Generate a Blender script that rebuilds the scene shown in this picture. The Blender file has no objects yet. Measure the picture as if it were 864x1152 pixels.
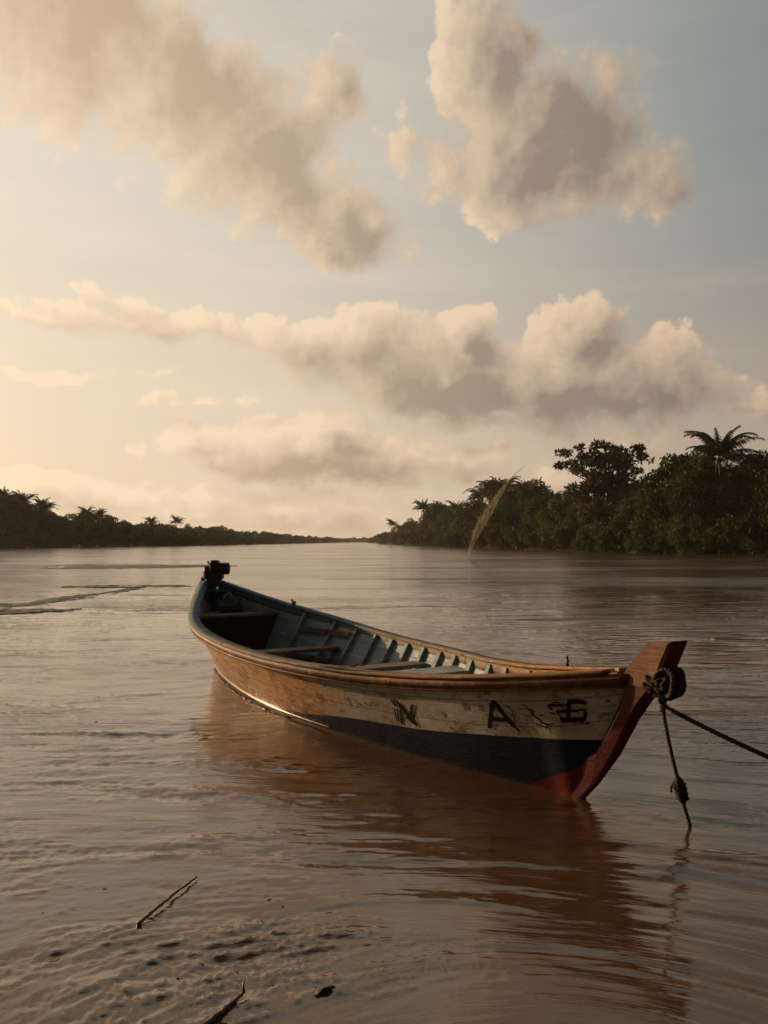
import bpy, math, random
import numpy as np
R_ = math.radians
random.seed(7); RNG = np.random.default_rng(7)

# ------------------------------------------------------------------ camera
CAM_H = 1.65
sc = bpy.context.scene
cam = bpy.data.cameras.new('camera'); camo = bpy.data.objects.new('camera', cam)
sc.collection.objects.link(camo); sc.camera = camo
camo.location = (0, 0, CAM_H)
camo.rotation_euler = (R_(90) + math.atan(33/950.), 0, 0)
cam.sensor_fit = 'VERTICAL'; cam.sensor_height = 36.0; cam.lens = 36.0*950/1152
cam.clip_start = 0.05; cam.clip_end = 20000

# ------------------------------------------------------------------ node helpers
class X:
    """a socket with arithmetic"""
    nt = None
    def __init__(s, k): s.k = k
def _in(nt, sock, v):
    if isinstance(v, X): nt.links.new(v.k, sock)
    else: sock.default_value = v
def M(op, a, b=None, c=None, clamp=False):
    n = X.nt.nodes.new('ShaderNodeMath'); n.operation = op; n.use_clamp = clamp
    _in(X.nt, n.inputs[0], a)
    if b is not None: _in(X.nt, n.inputs[1], b)
    if c is not None: _in(X.nt, n.inputs[2], c)
    return X(n.outputs[0])
X.__add__ = lambda a, b: M('ADD', a, b); X.__radd__ = lambda a, b: M('ADD', b, a)
X.__sub__ = lambda a, b: M('SUBTRACT', a, b); X.__rsub__ = lambda a, b: M('SUBTRACT', b, a)
X.__mul__ = lambda a, b: M('MULTIPLY', a, b); X.__rmul__ = lambda a, b: M('MULTIPLY', b, a)
X.__truediv__ = lambda a, b: M('DIVIDE', a, b)
def mx(a, b): return M('MAXIMUM', a, b)
def mn(a, b): return M('MINIMUM', a, b)
def clamp01(a): return M('ADD', a, 0.0, clamp=True)
def sstep(x, e0, e1):
    n = X.nt.nodes.new('ShaderNodeMapRange'); n.interpolation_type = 'SMOOTHSTEP'
    _in(X.nt, n.inputs['Value'], x); n.inputs['From Min'].default_value = e0; n.inputs['From Max'].default_value = e1
    return X(n.outputs['Result'])
def lin(x, e0, e1, t0=0., t1=1.):
    n = X.nt.nodes.new('ShaderNodeMapRange')
    _in(X.nt, n.inputs['Value'], x); n.inputs['From Min'].default_value = e0; n.inputs['From Max'].default_value = e1
    n.inputs['To Min'].default_value = t0; n.inputs['To Max'].default_value = t1
    return X(n.outputs['Result'])
def xyz(a, b, c):
    n = X.nt.nodes.new('ShaderNodeCombineXYZ')
    for i, v in enumerate((a, b, c)): _in(X.nt, n.inputs[i], v)
    return X(n.outputs[0])
def sep(v):
    n = X.nt.nodes.new('ShaderNodeSeparateXYZ'); _in(X.nt, n.inputs[0], v)
    return [X(o) for o in n.outputs]
def vscale(v, s3):
    n = X.nt.nodes.new('ShaderNodeVectorMath'); n.operation = 'MULTIPLY'; _in(X.nt, n.inputs[0], v); _in(X.nt, n.inputs[1], s3)
    return X(n.outputs[0])
def vadd(v, w):
    n = X.nt.nodes.new('ShaderNodeVectorMath'); n.operation = 'ADD'; _in(X.nt, n.inputs[0], v); _in(X.nt, n.inputs[1], w)
    return X(n.outputs[0])
def noise(v, scale, detail=3, rough=.5, dist=0., out=0):
    n = X.nt.nodes.new('ShaderNodeTexNoise'); n.noise_dimensions = '3D'
    if v is not None: _in(X.nt, n.inputs['Vector'], v)
    n.inputs['Scale'].default_value = scale; n.inputs['Detail'].default_value = detail
    n.inputs['Roughness'].default_value = rough; n.inputs['Distortion'].default_value = dist
    return X(n.outputs[out])
def voro(v, scale, detail=0., rough=.5, feature='F1'):
    n = X.nt.nodes.new('ShaderNodeTexVoronoi'); n.voronoi_dimensions = '3D'; n.feature = feature
    _in(X.nt, n.inputs['Vector'], v); n.inputs['Scale'].default_value = scale
    n.inputs['Detail'].default_value = detail; n.inputs['Roughness'].default_value = rough
    return X(n.outputs['Distance'])
def mixc(f, a, b, mode='MIX'):
    n = X.nt.nodes.new('ShaderNodeMix'); n.data_type = 'RGBA'; n.blend_type = mode
    _in(X.nt, n.inputs[0], f)
    for s, v in ((n.inputs[6], a), (n.inputs[7], b)):
        if isinstance(v, X): X.nt.links.new(v.k, s)
        else: s.default_value = (*v, 1) if len(v) == 3 else v
    return X(n.outputs[2])
def attr(name):
    n = X.nt.nodes.new('ShaderNodeAttribute'); n.attribute_name = name
    return X(n.outputs['Fac'])
def texco(which='Object'):
    n = X.nt.nodes.new('ShaderNodeTexCoord'); return X(n.outputs[which])
def worldpos():
    n = X.nt.nodes.new('ShaderNodeNewGeometry'); return X(n.outputs['Position'])
def bump(h, strength=1., dist=.01, normal=None):
    n = X.nt.nodes.new('ShaderNodeBump'); _in(X.nt, n.inputs['Height'], h)
    n.inputs['Strength'].default_value = strength; n.inputs['Distance'].default_value = dist
    if normal is not None: _in(X.nt, n.inputs['Normal'], normal)
    return X(n.outputs[0])
def mat(name):
    m = bpy.data.materials.new(name); m.use_nodes = True
    X.nt = m.node_tree
    return m, m.node_tree.nodes['Principled BSDF']
def pset(p, base=None, rough=None, normal=None, spec=None, metal=None):
    for k, v in (('Base Color', base), ('Roughness', rough), ('Normal', normal), ('Specular IOR Level', spec), ('Metallic', metal)):
        if v is None: continue
        if isinstance(v, tuple) and len(v) == 3: v = (*v, 1)
        _in(X.nt, p.inputs[k], v)

# ------------------------------------------------------------------ sky, sun, exposure
SUN_AZ, SUN_EL = -54., 9.           # degrees; azimuth measured from +Y towards +X
world = bpy.data.worlds.new('World'); sc.world = world; world.use_nodes = True
nt = world.node_tree; X.nt = nt
bg = nt.nodes['Background']; bg.inputs['Strength'].default_value = SKY_STRENGTH = 0.10
sky = nt.nodes.new('ShaderNodeTexSky'); sky.sky_type = 'NISHITA'; sky.sun_disc = False
sky.sun_elevation = R_(SUN_EL); sky.sun_rotation = R_(SUN_AZ)
sky.air_density = 1.0; sky.dust_density = 2.5; sky.ozone_density = 1.5; sky.altitude = 0
D = texco('Generated'); dx, dy, dz = sep(D)
AZ = M('ARCTAN2', dx, dy)*57.2958
EL = M('ARCSINE', dz)*57.2958
def px2deg(px, py):
    a = (px-432)/950.; pit = math.atan(33/950.); v = -(py-576)/950.
    y = math.cos(pit)-v*math.sin(pit); z = math.sin(pit)+v*math.cos(pit)
    return math.degrees(math.atan2(a, y)), math.degrees(math.atan2(z, math.hypot(a, y)))
# cloud masses as real directions (azimuth, elevation); given on a 950-per-radian grid round the horizon
CL = [ # cx, cy, rx, ry, tilt(deg, clockwise), weight
 (60,15,230,112,12,1.1),(205,105,165,98,28,1.1),(300,170,140,84,38,1.1),(378,250,100,50,22,1.05),(375,110,75,50,15,.85),(130,150,90,40,35,.45),
 (545,75,66,76,-20,1.05),(620,145,112,80,15,1.15),(600,190,175,62,4,1.1),(710,205,95,42,12,.75),(680,95,85,50,0,.62),
 (400,388,120,40,-8,.95),(500,420,190,64,3,1.2),(630,430,180,62,4,1.2),(652,375,56,44,0,1.05),(520,380,56,42,-10,1.0),(725,425,110,58,6,1.0),(790,440,70,36,20,.55),
 (190,362,170,20,3,.72),(50,355,90,13,4,.6),(120,330,60,12,12,.5),(335,378,90,28,5,.75),
 (345,513,185,38,3,1.2),(375,488,66,32,0,1.0),(500,520,80,32,4,.85),(225,503,50,16,6,.8),(560,510,24,24,0,.4),
 (80,552,130,26,3,.72),(330,572,190,34,2,.72),(230,585,260,24,0,.6),(60,590,120,20,0,.5),(105,535,40,12,0,.45),(250,551,30,9,0,.4),(840,460,60,14,12,.5),(560,480,200,18,2,.55),(690,490,150,46,4,.5),(640,540,200,24,2,.4),(60,420,120,10,-3,.4),(200,455,120,9,-2,.35)]
def cloud_group():
    g = bpy.data.node_groups.new('cloud_field', 'ShaderNodeTree')
    g.interface.new_socket('P', in_out='INPUT', socket_type='NodeSocketVector')
    g.interface.new_socket('F', in_out='OUTPUT', socket_type='NodeSocketFloat')
    gi = g.nodes.new('NodeGroupInput'); go = g.nodes.new('NodeGroupOutput')
    old = X.nt; X.nt = g
    P = X(gi.outputs[0])
    w1 = vadd(noise(P, .16, 2, .5, out=1), (-.5, -.5, -.5)); w2 = vadd(noise(vadd(P, (31, 7, 3)), .6, 3, .55, out=1), (-.5, -.5, -.5))
    Pw = vadd(vadd(P, vscale(w1, (5.0, 3.0, 0))), vscale(w2, (2.2, 1.5, 0)))
    px, py, _ = sep(Pw)
    f = None
    for cx, cy, rx, ry, t, wt in CL:
        a, e = px2deg(cx, cy); k = 57.2958/950
        rx *= k; ry *= k; c, s = math.cos(R_(-t)), math.sin(R_(-t))
        # q = 1 - |A (p - c)|^2
        u = M('MULTIPLY_ADD', px, c/rx, M('MULTIPLY_ADD', py, s/rx, -(a*c+e*s)/rx))
        v = M('MULTIPLY_ADD', px, -s/ry, M('MULTIPLY_ADD', py, c/ry, -(-a*s+e*c)/ry))
        q = M('MULTIPLY_ADD', M('SQRT', M('MULTIPLY_ADD', u, u, v*v)), -wt*1.15, wt*1.30)
        f = q if f is None else M('SMOOTH_MAX', f, q, .25)
    # broken cloud over the rest of the sky, away from the part described above
    far = mx(sstep(M('ABSOLUTE', px), 27, 42), sstep(py, 36, 50))
    gen = (noise(vadd(P, (100, 0, 0)), .07, 3, .5) - .52)*5.0
    f = mx(f, gen*far + (far-1.0)*3.0)
    f = mx(f, -2.0)
    n1 = noise(P, .30, 7, .50)
    v1 = voro(vadd(P, vscale(w2, (.9, .9, .9))), .60, 3., .55)
    det = (n1-.5)*1.9 + (.42-v1)*.34
    nt_ = g; g.links.new((f + det*.62).k, go.inputs[0]); X.nt = old
    return g
CG = cloud_group()
def cloudF(P):
    n = X.nt.nodes.new('ShaderNodeGroup'); n.node_tree = CG; _in(X.nt, n.inputs[0], P); return X(n.outputs[0])
P0 = xyz(AZ, EL, 0.)
F0 = cloudF(P0)
F1 = cloudF(vadd(P0, xyz(-1.3, lin(EL, 9, 28, 1.5, -.5), 0.)))      # a step towards the sun side
F2 = cloudF(vadd(P0, (-.45, .35, 0)))
soft = noise(vadd(P0, (9, 50, 0)), .09, 2, .5)
sunside = sstep(F0-F1, -.12, .38)
density = sstep((F0 - (soft-.5)*.25)/(.64 - .46*sunside), .0, 1.)
thick = lin(F0, 0., 1.5)
body = noise(vadd(P0, (3, 70, 0)), .22, 4, .55)
lit = clamp01(.80 + (F0-F1)*.80 + (F0-F2)*.42 - thick*1.10 + (body-.5)*.45)
# how close to the sun's azimuth: warm and bright there, cool and dim away from it
sunv = (math.sin(R_(SUN_AZ))*math.cos(R_(SUN_EL)), math.cos(R_(SUN_AZ))*math.cos(R_(SUN_EL)), math.sin(R_(SUN_EL)))
cosg = dx*sunv[0] + dy*sunv[1] + dz*sunv[2]
near_sun = sstep(cosg, .06, .98)
low = 1.0 - sstep(EL, 0, 26)
skyc = X(sky.outputs[0])
# thin high veil that whitens the blue
veil_n = noise(vscale(P0, (.30, 1.9, 1)), .14, 6, .62)
streak = sstep(noise(vadd(vscale(P0, (.22, 1.3, 1)), (40, 3, 0)), .22, 6, .6), .52, .70)
hs = 1.0/SKY_STRENGTH
def C(r, g, b): return (r*hs, g*hs, b*hs)
veil = mixc(near_sun, C(.198,.236,.244), C(.84,.745,.61))
veil_low = mixc(near_sun, C(.43,.335,.255), C(.93,.73,.50))
veil = mixc(low, veil, veil_low)
base = mixc(clamp01(.95 + (veil_n-.5)*.4), skyc, veil)
ns2 = near_sun*near_sun
c_dark = mixc(ns2, C(.235,.180,.148), C(.68,.485,.32))
c_lit = mixc(near_sun, C(.70,.505,.345), C(1.0,.79,.55))
base = mixc(streak*.16, base, mixc(near_sun, C(.50,.40,.32), C(1.0,.84,.64)))
ccol = mixc(lit, c_dark, c_lit)
col = mixc(density*.90, base, ccol)
glow = M('POWER', mx(cosg, 0.), 30.)*1.6
col = mixc(1.0, col, vscale(xyz(glow, glow, glow), C(1.5, .95, .50)), 'ADD')
# unseen sky overhead and behind the viewer, darkened to cut the fill light
dim = sstep(dz*.95 - dy, -.16, .50)
col = mixc(dim*.94, col, C(.046, .031, .020))
nt.links.new(col.k, bg.inputs['Color'])

sun = bpy.data.lights.new('sun', 'SUN'); suno = bpy.data.objects.new('sun', sun); sc.collection.objects.link(suno)
sun.energy = 5.0; sun.angle = R_(.6); sun.color = (1.0, .66, .37)
suno.rotation_euler = (R_(90-SUN_EL), 0, R_(-SUN_AZ+180))
vs = sc.view_settings; vs.view_transform = 'Standard'; vs.look = 'None'; vs.exposure = 0.0; vs.gamma = 1.0; vs.use_curve_mapping = False
sc.cycles.max_bounces = 6; sc.cycles.transparent_max_bounces = 16
sc.cycles.use_denoising = True
world.cycles.sampling_method = 'MANUAL'; world.cycles.sample_map_resolution = 512

# ------------------------------------------------------------------ object helpers
def link(o): sc.collection.objects.link(o); return o
def props(o, label=None, cat=None, group=None, kind=None):
    for k, v in (('label', label), ('category', cat), ('group', group), ('kind', kind)):
        if v: o[k] = v
    return o
def empty(name, loc=(0, 0, 0), rz=0., **kw):
    o = bpy.data.objects.new(name, None); o.location = loc; o.rotation_euler = (0, 0, rz); o.empty_display_size = .1
    return props(link(o), **kw)
def mesh_np(name, V, F, material=None, smooth=False, attrs=None):
    """V (n,3) array, F (m,k) array of equal-sized faces"""
    V = np.asarray(V, dtype=np.float32); F = np.asarray(F, dtype=np.int32)
    me = bpy.data.meshes.new(name); m, k = F.shape
    me.vertices.add(len(V)); me.vertices.foreach_set('co', V.ravel())
    me.loops.add(m*k); me.loops.foreach_set('vertex_index', F.ravel())
    me.polygons.add(m); me.polygons.foreach_set('loop_start', np.arange(0, m*k, k, dtype=np.int32))
    me.update(calc_edges=True)
    if smooth: me.polygons.foreach_set('use_smooth', np.ones(m, dtype=bool))
    if material: me.materials.append(material)
    for n, a in (attrs or {}).items():
        at = me.attributes.new(n, 'FLOAT', 'POINT'); at.data.foreach_set('value', np.asarray(a, dtype=np.float32))
    me.validate(); return me
def mobj(name, me, parent=None, loc=(0, 0, 0), **kw):
    o = bpy.data.objects.new(name, me); o.location = loc
    if parent: o.parent = parent
    return props(link(o), **kw)
class MB:
    """collects polygons into one mesh"""
    def __init__(s): s.v = []; s.f = []; s.at = {}
    def add(s, v, f):
        k = len(s.v); s.v += [tuple(map(float, q)) for q in v]; s.f += [tuple(i+k for i in q) for q in f]
    def tube(s, pts, rad, n=8, cap=True, ell=None):
        pts = [np.array(p, float) for p in pts]; V = []; F = []
        up = np.array((0, 0, 1.)); prev = None
        for i, p in enumerate(pts):
            t = pts[min(i+1, len(pts)-1)]-pts[max(i-1, 0)]; t /= np.linalg.norm(t)+1e-9
            if prev is None:
                a = np.cross(t, up if abs(t[2]) < .9 else np.array((1., 0, 0)))
            else: a = prev-t*(prev@t)
            a /= np.linalg.norm(a)+1e-9; prev = a; b = np.cross(t, a)
            r = rad[i] if hasattr(rad, '__len__') else rad
            for k in range(n):
                th = 2*math.pi*k/n; V.append(p+(a*math.cos(th)+b*math.sin(th)*(ell or 1))*r)
        for i in range(len(pts)-1):
            for k in range(n):
                F.append((i*n+k, i*n+(k+1) % n, (i+1)*n+(k+1) % n, (i+1)*n+k))
        if cap:
            F.append(tuple(range(n))[::-1]); F.append(tuple((len(pts)-1)*n+k for k in range(n)))
        s.add(V, F)
    def box(s, c, d, rz=0., bev=0.):
        import itertools
        x, y, z = d[0]/2, d[1]/2, d[2]/2; b = min(bev, x*.9, y*.9, z*.9)
        cs, sn = math.cos(rz), math.sin(rz)
        def T(p): return (c[0]+p[0]*cs-p[1]*sn, c[1]+p[0]*sn+p[1]*cs, c[2]+p[2])
        if b <= 0:
            V = [T(p) for p in itertools.product((-x, x), (-y, y), (-z, z))]
            s.add(V, [(0, 1, 3, 2), (4, 6, 7, 5), (0, 4, 5, 1), (2, 3, 7, 6), (0, 2, 6, 4), (1, 5, 7, 3)]); return
        V = []; ring = []
        for zz, ins in ((-z, b), (-z+b, 0), (z-b, 0), (z, b)):
            X_, Y_ = x-ins, y-ins; q = b if ins == 0 else b*.4
            r = [(X_-q, -Y_), (X_, -Y_+q), (X_, Y_-q), (X_-q, Y_), (-X_+q, Y_), (-X_, Y_-q), (-X_, -Y_+q), (-X_+q, -Y_)]
            V += [T((*p, zz)) for p in r]
        F = [tuple(range(8))[::-1], tuple(24+k for k in range(8))]
        for i in range(3):
            for k in range(8): F.append((i*8+k, i*8+(k+1) % 8, (i+1)*8+(k+1) % 8, (i+1)*8+k))
        s.add(V, F)
    def mesh(s, name, material, smooth=False, attrs=None):
        me = bpy.data.meshes.new(name); me.from_pydata(s.v, [], s.f); me.materials.append(material)
        if smooth: me.polygons.foreach_set('use_smooth', [True]*len(me.polygons))
        for n, a in (attrs or {}).items():
            at = me.attributes.new(n, 'FLOAT', 'POINT'); at.data.foreach_set('value', np.asarray(a, dtype=np.float32))
        me.update(); return me

# spectral random height field, tileable, sampled bilinearly
def spectral(n, slope, seed, ax=1., ay=1., lo=0, theta=0.):
    r = np.random.default_rng(seed); w = np.fft.fft2(r.standard_normal((n, n)))
    fx = np.fft.fftfreq(n)[:, None]*n; fy = np.fft.fftfreq(n)[None]*n
    c, s_ = math.cos(theta), math.sin(theta)
    u = fx*c+fy*s_; v = -fx*s_+fy*c
    k = np.sqrt((u*ax)**2+(v*ay)**2); k[0, 0] = 1
    h = np.real(np.fft.ifft2(w*np.where(k > lo, k, 1e9)**(-slope))); return h/h.std()
def sample(Hm, x, y, size):
    n = Hm.shape[0]; u = (x/size*n) % n; v = (y/size*n) % n
    i = np.floor(u).astype(int) % n; j = np.floor(v).astype(int) % n; a = u-np.floor(u); b = v-np.floor(v)
    i1 = (i+1) % n; j1 = (j+1) % n
    return Hm[i, j]*(1-a)*(1-b)+Hm[i1, j]*a*(1-b)+Hm[i, j1]*(1-a)*b+Hm[i1, j1]*a*b

# ------------------------------------------------------------------ where the boat lies
BO = np.array((-2.344, 11.54)); BTH = -1.032; BL = 7.503
bax = np.array((math.cos(BTH), math.sin(BTH))); bny = np.array((-bax[1], bax[0]))   # local +y is the far side

# ------------------------------------------------------------------ water
m_water, p = mat('muddy_water')
P = worldpos(); x_, y_, z_ = sep(P)
w = vadd(P, vscale(vadd(noise(P, .5, 3, .5, out=1), (-.5, -.5, -.5)), (1.6, .5, 0)))
patch = noise(vscale(w, (.05, .16, 1)), 1., 4, .6)                # slicks and ruffled water
ruf = sstep(patch, .47, .63)
dist = M('SQRT', x_*x_+y_*y_)
fs, fn = attr('along'), attr('across')                              # coordinates along and across the current
fl = vadd(xyz(fs, fn, 0), vscale(vadd(noise(P, .9, 1, .5, out=1), (-.5, -.5, -.5)), (.3, .16, 0)))
fine = noise(vscale(fl, (3.2, 26., 1)), 1., 4, .6)
fine2 = noise(vscale(fl, (7., 55., 1)), 1., 2, .6)
mid = noise(vscale(w, (.8, 4.6, 1)), 1., 4, .62)
big = noise(vscale(w, (.25, .9, 1)), 1., 3, .6)
nearf = lin(dist, 6, 16, 0., 1.)
ruf2 = sstep(noise(vscale(fl, (.55, 1.7, 1)), 1., 3, .6), .50, .62)
pt2 = sstep(noise(vadd(vscale(w, (.045, .20, 1)), (17, 5, 0)), 1., 4, .6), .56, .61)
hgt = mid*nearf*pt2*.11 + fine*(.0016 + .0036*ruf2 + .0050*nearf*ruf) + fine2*.0010*(.4+ruf2) + mid*nearf*(.0080+.0260*ruf) + big*.020*sstep(dist, 8, 30)
nb = bump(hgt, 1., 1.)
stain = noise(vscale(w, (.5, 1.3, 1)), 1., 4, .6)
pset(p, mixc(stain, (.076, .035, .015), (.108, .056, .027)), lin(ruf, 0, 1, .05, .12) + sstep(dist, 12, 60)*.08, nb)
p.inputs['IOR'].default_value = 1.85; p.inputs['Specular Tint'].default_value = (1, .88, .72, 1)

def build_water():
    # rings of vertices: close together near the boat, wide apart far away
    r = [0.0, .4]
    while r[-1] < 9000: r.append(r[-1]*(1.0045 if 1.5 < r[-1] < 30 else (1.02 if r[-1] < 300 else 1.12))+ (0 if r[-1]>1 else .05))
    r = np.array(r)
    a = np.radians(np.concatenate([np.arange(-34, 34.01, .14), np.arange(38, 326, 4.)]))
    A, Rr = np.meshgrid(a, r); Xw = Rr*np.sin(A); Yw = Rr*np.cos(A)
    Z = np.zeros_like(Xw); fade = np.clip((60-Rr)/45, 0, 1)*np.clip(Rr/1.0, 0, 1)
    W1 = spectral(512, 2.7, 1); W2 = spectral(512, 2.7, 2)
    G = .54*np.exp(np.minimum((Yw-3.6)/.65, 60)); D = .6*np.sqrt((Xw-.45)**2+4.0)
    psi = np.where(np.minimum(Yw, 60) > 16, Yw, 3.6+.65*np.log((np.minimum(G, 1e12)+D-1.2)/.54+1e-3))
    psi = psi+.20*sample(W1, Xw, Yw, 9.)+.05*sample(W2, Xw, Yw, 3.1)
    alng = Xw+.6*np.minimum(Yw, 8)+.1*sample(W2, Xw, Yw, 5.)
    H1 = spectral(1024, 2.1, 3, 1.0, .20, lo=5)
    H2 = spectral(1024, 2.1, 4, 1.0, .15, lo=7)
    H3 = spectral(1024, 2.2, 5, 1.0, .10, lo=5)
    H4 = spectral(512, 1.6, 6, 1.0, .4, lo=2)
    am = np.clip(.55+.45*sample(H4, alng*.6, psi, 6.), .15, 1.5)*(1-.65*np.exp(-((Xw-.45)/.9)**2-((Yw-2.6)/1.0)**2))
    Z += am*(.0040*sample(H1, alng, psi, 9.7)+.0020*sample(H2, alng+3, psi, 3.1))
    # the current drawn out over the shallows at the lower left: sharp little crests
    msk = np.clip((5.4-Yw-.8*(Xw+.2))/2.2, 0, 1); msk = msk*msk*(3-2*msk)
    rid = sample(H3, alng, psi, 2.3); rid2 = sample(H3, alng+7, psi+3, 4.1)
    Z += msk*am*np.clip(.9-.8*Xw, .15, 1)*(.0040*np.exp(-(rid/.25)**2)+.0060*np.exp(-(rid2/.20)**2))
    Z *= fade
    nr, na = Xw.shape
    V = np.stack([Xw, Yw, Z], -1).reshape(-1, 3)
    i = np.arange(nr-1)[:, None]*na; j = np.arange(na)[None]; j1 = (j+1) % na
    F = np.stack([i+j, i+na+j, i+na+j1, i+j1], -1).reshape(-1, 4)[:, ::-1]
    return mobj('water', mesh_np('water', V, F, m_water, smooth=True, attrs={'along': alng.ravel(), 'across': psi.ravel()}), kind='structure')
build_water()

# ------------------------------------------------------------------ river banks
m_mud, p = mat('wet_mud')
P = worldpos(); n1 = noise(P, 3., 6, .6)
pset(p, mixc(n1, (.025, .017, .011), (.07, .048, .032)), lin(n1, .3, .7, .5, .85), bump(noise(P, 9., 6, .65), 1., .05), spec=.25)
RB = [(150,-60),(73,40),(56,75),(44.6,98),(39.6,108),(35.3,125),(32.6,149),(26.4,196),(22.3,241),(15.8,313),(4,480),(-1.3,627),(-14,950),(-22,1300)]
LB = [(-260,-60),(-150,60),(-120,130),(-92,196),(-85.5,241),(-77.5,313),(-73.5,522),(-62,760),(-52,1000),(-46,1300)]
def bank(name, line, side):
    L = []
    for (x0, y0), (x1, y1) in zip(line[:-1], line[1:]):
        n = max(2, int(math.hypot(x1-x0, y1-y0)/ (1.5 if y0 < 330 else 12)))
        for k in range(n): L.append((x0+(x1-x0)*k/n, y0+(y1-y0)*k/n))
    L.append(line[-1]); L = np.array(L); V = []
    offs = [(-2.5, -.5), (-.8, -.12), (0, .02), (.6, .08), (2.5, .3), (8, .8), (30, 1.0), (400, 1.3), (2500, 1.4)]
    r = np.random.default_rng(5)
    jit = np.convolve(r.standard_normal(len(L)+8), np.ones(5)/5, 'same')[4:-4]*.9
    for (o, z) in offs:
        for k, (x, y) in enumerate(L):
            V.append((x+side*(o+jit[k]), y, z+(0 if o < 0 else r.uniform(-.06, .08))))
    n = len(L); F = [(a*n+k, a*n+k+1, (a+1)*n+k+1, (a+1)*n+k) for a in range(len(offs)-1) for k in range(n-1)]
    if side > 0: F = [f[::-1] for f in F]
    mobj(name, mesh_np(name, V, F, m_mud, smooth=True), kind='structure')
bank('river_bank', RB, 1); bank('river_bank', LB, -1)
# the far shore that closes the river
V = []; xs = np.linspace(-600, 500, 120)
for o, z in ((-6, -.5), (0, .1), (4, .6), (300, 1.5), (4000, 2)): V += [(x, 1300+o+5*math.sin(x*.05), z) for x in xs]
n = len(xs); F = [(a*n+k, (a+1)*n+k, (a+1)*n+k+1, a*n+k+1)[::-1] for a in range(4) for k in range(n-1)]
mobj('far_shore', mesh_np('far_shore', V, F, m_mud, smooth=True), kind='structure')
# low mud bar breaking the surface at the left
def mud_bar(name, cx, cy, lx, ly, tilt, top, seed):
    nx, ny = 150, 90; g = spectral(256, 1.7, seed, lo=1); g2 = spectral(256, 1.2, seed+1, lo=4)
    u, v = np.meshgrid(np.linspace(-1, 1, nx), np.linspace(-1, 1, ny), indexing='ij')
    rr = np.sqrt(u*u+v*v*(1+.5*u))
    X_ = cx+u*lx*math.cos(tilt)-v*ly*math.sin(tilt); Y_ = cy+u*lx*math.sin(tilt)+v*ly*math.cos(tilt)
    Z = top*np.clip((.97-rr)*2.2, -1, 1)+.024*sample(g, u, v*1.0, 2.6)*np.clip(1.3-rr, 0, 1)+.010*sample(g2, u*lx, v*ly, 6)
    Z = np.minimum(Z, top*1.5)-.004; Z = np.where(rr > .98, -.08, Z)
    V = np.stack([X_, Y_, Z], -1).reshape(-1, 3); i = np.arange(nx-1)[:, None]*ny; j = np.arange(ny-1)[None]
    F = np.stack([i+j, i+ny+j, i+ny+j+1, i+j+1], -1).reshape(-1, 4)
    return mobj(name, mesh_np(name, V, F, m_silt, smooth=True), kind='structure')
m_silt, p = mat('wet_silt')
P = worldpos(); n1 = noise(P, 5., 6, .65)
pset(p, mixc(n1, (.050, .032, .020), (.15, .10, .062)), lin(n1, .3, .7, .3, .7), bump(noise(vscale(P, (1, 2, 1)), 11., 6, .7), 1., .05), spec=.35)
mud_bar('mud_bar', -13.6, 20.4, 6.4, 3.0, .05, .045, 11)
mud_bar('mud_bar', -9.0, 25.6, 5.2, .50, 1.50, .016, 15)
mud_bar('mud_bar', -9.3, 31., 2.7, .9, .1, .018, 16)
mud_bar('mud_bar', -16.5, 56., 7.0, 5.5, .02, .02, 18)  # silt mound added to stand in for a dark patch of rippled water

# ------------------------------------------------------------------ vegetation
def leaf_mat(name, dark, light, trans):
    m, p = mat(name); nt = m.node_tree
    g = nt.nodes.new('ShaderNodeNewGeometry'); oi = nt.nodes.new('ShaderNodeObjectInfo')
    t = attr('tone')
    f = clamp01(t*.65 + (X(oi.outputs['Random'])-.5)*.75 + .15)
    c = mixc(f, dark, light)
    pset(p, c, .6, spec=.12)
    tr = nt.nodes.new('ShaderNodeBsdfTranslucent'); nt.links.new(mixc(.5, c, (trans)).k, tr.inputs[0])
    ms = nt.nodes.new('ShaderNodeMixShader'); ms.inputs[0].default_value = .22
    nt.links.new(p.outputs[0], ms.inputs[1]); nt.links.new(tr.outputs[0], ms.inputs[2])
    nt.links.new(ms.outputs[0], nt.nodes['Material Output'].inputs[0]); return m
m_leaf = leaf_mat('broad_leaves', (.022, .044, .011), (.120, .155, .034), (.06, .07, .01))
m_leaf2 = leaf_mat('dark_leaves', (.028, .033, .013), (.115, .112, .038), (.06, .05, .015))
m_palm = leaf_mat('palm_leaves', (.018, .025, .009), (.065, .068, .024), (.07, .07, .02))
m_bark, p = mat('bark'); P = texco('Object')
pset(p, mixc(noise(vscale(P, (3, 3, .8)), 2., 5), (.030, .022, .016), (.09, .07, .05)), .9, bump(noise(vscale(P, (6, 6, 1)), 2., 5), .6, .05))

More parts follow.
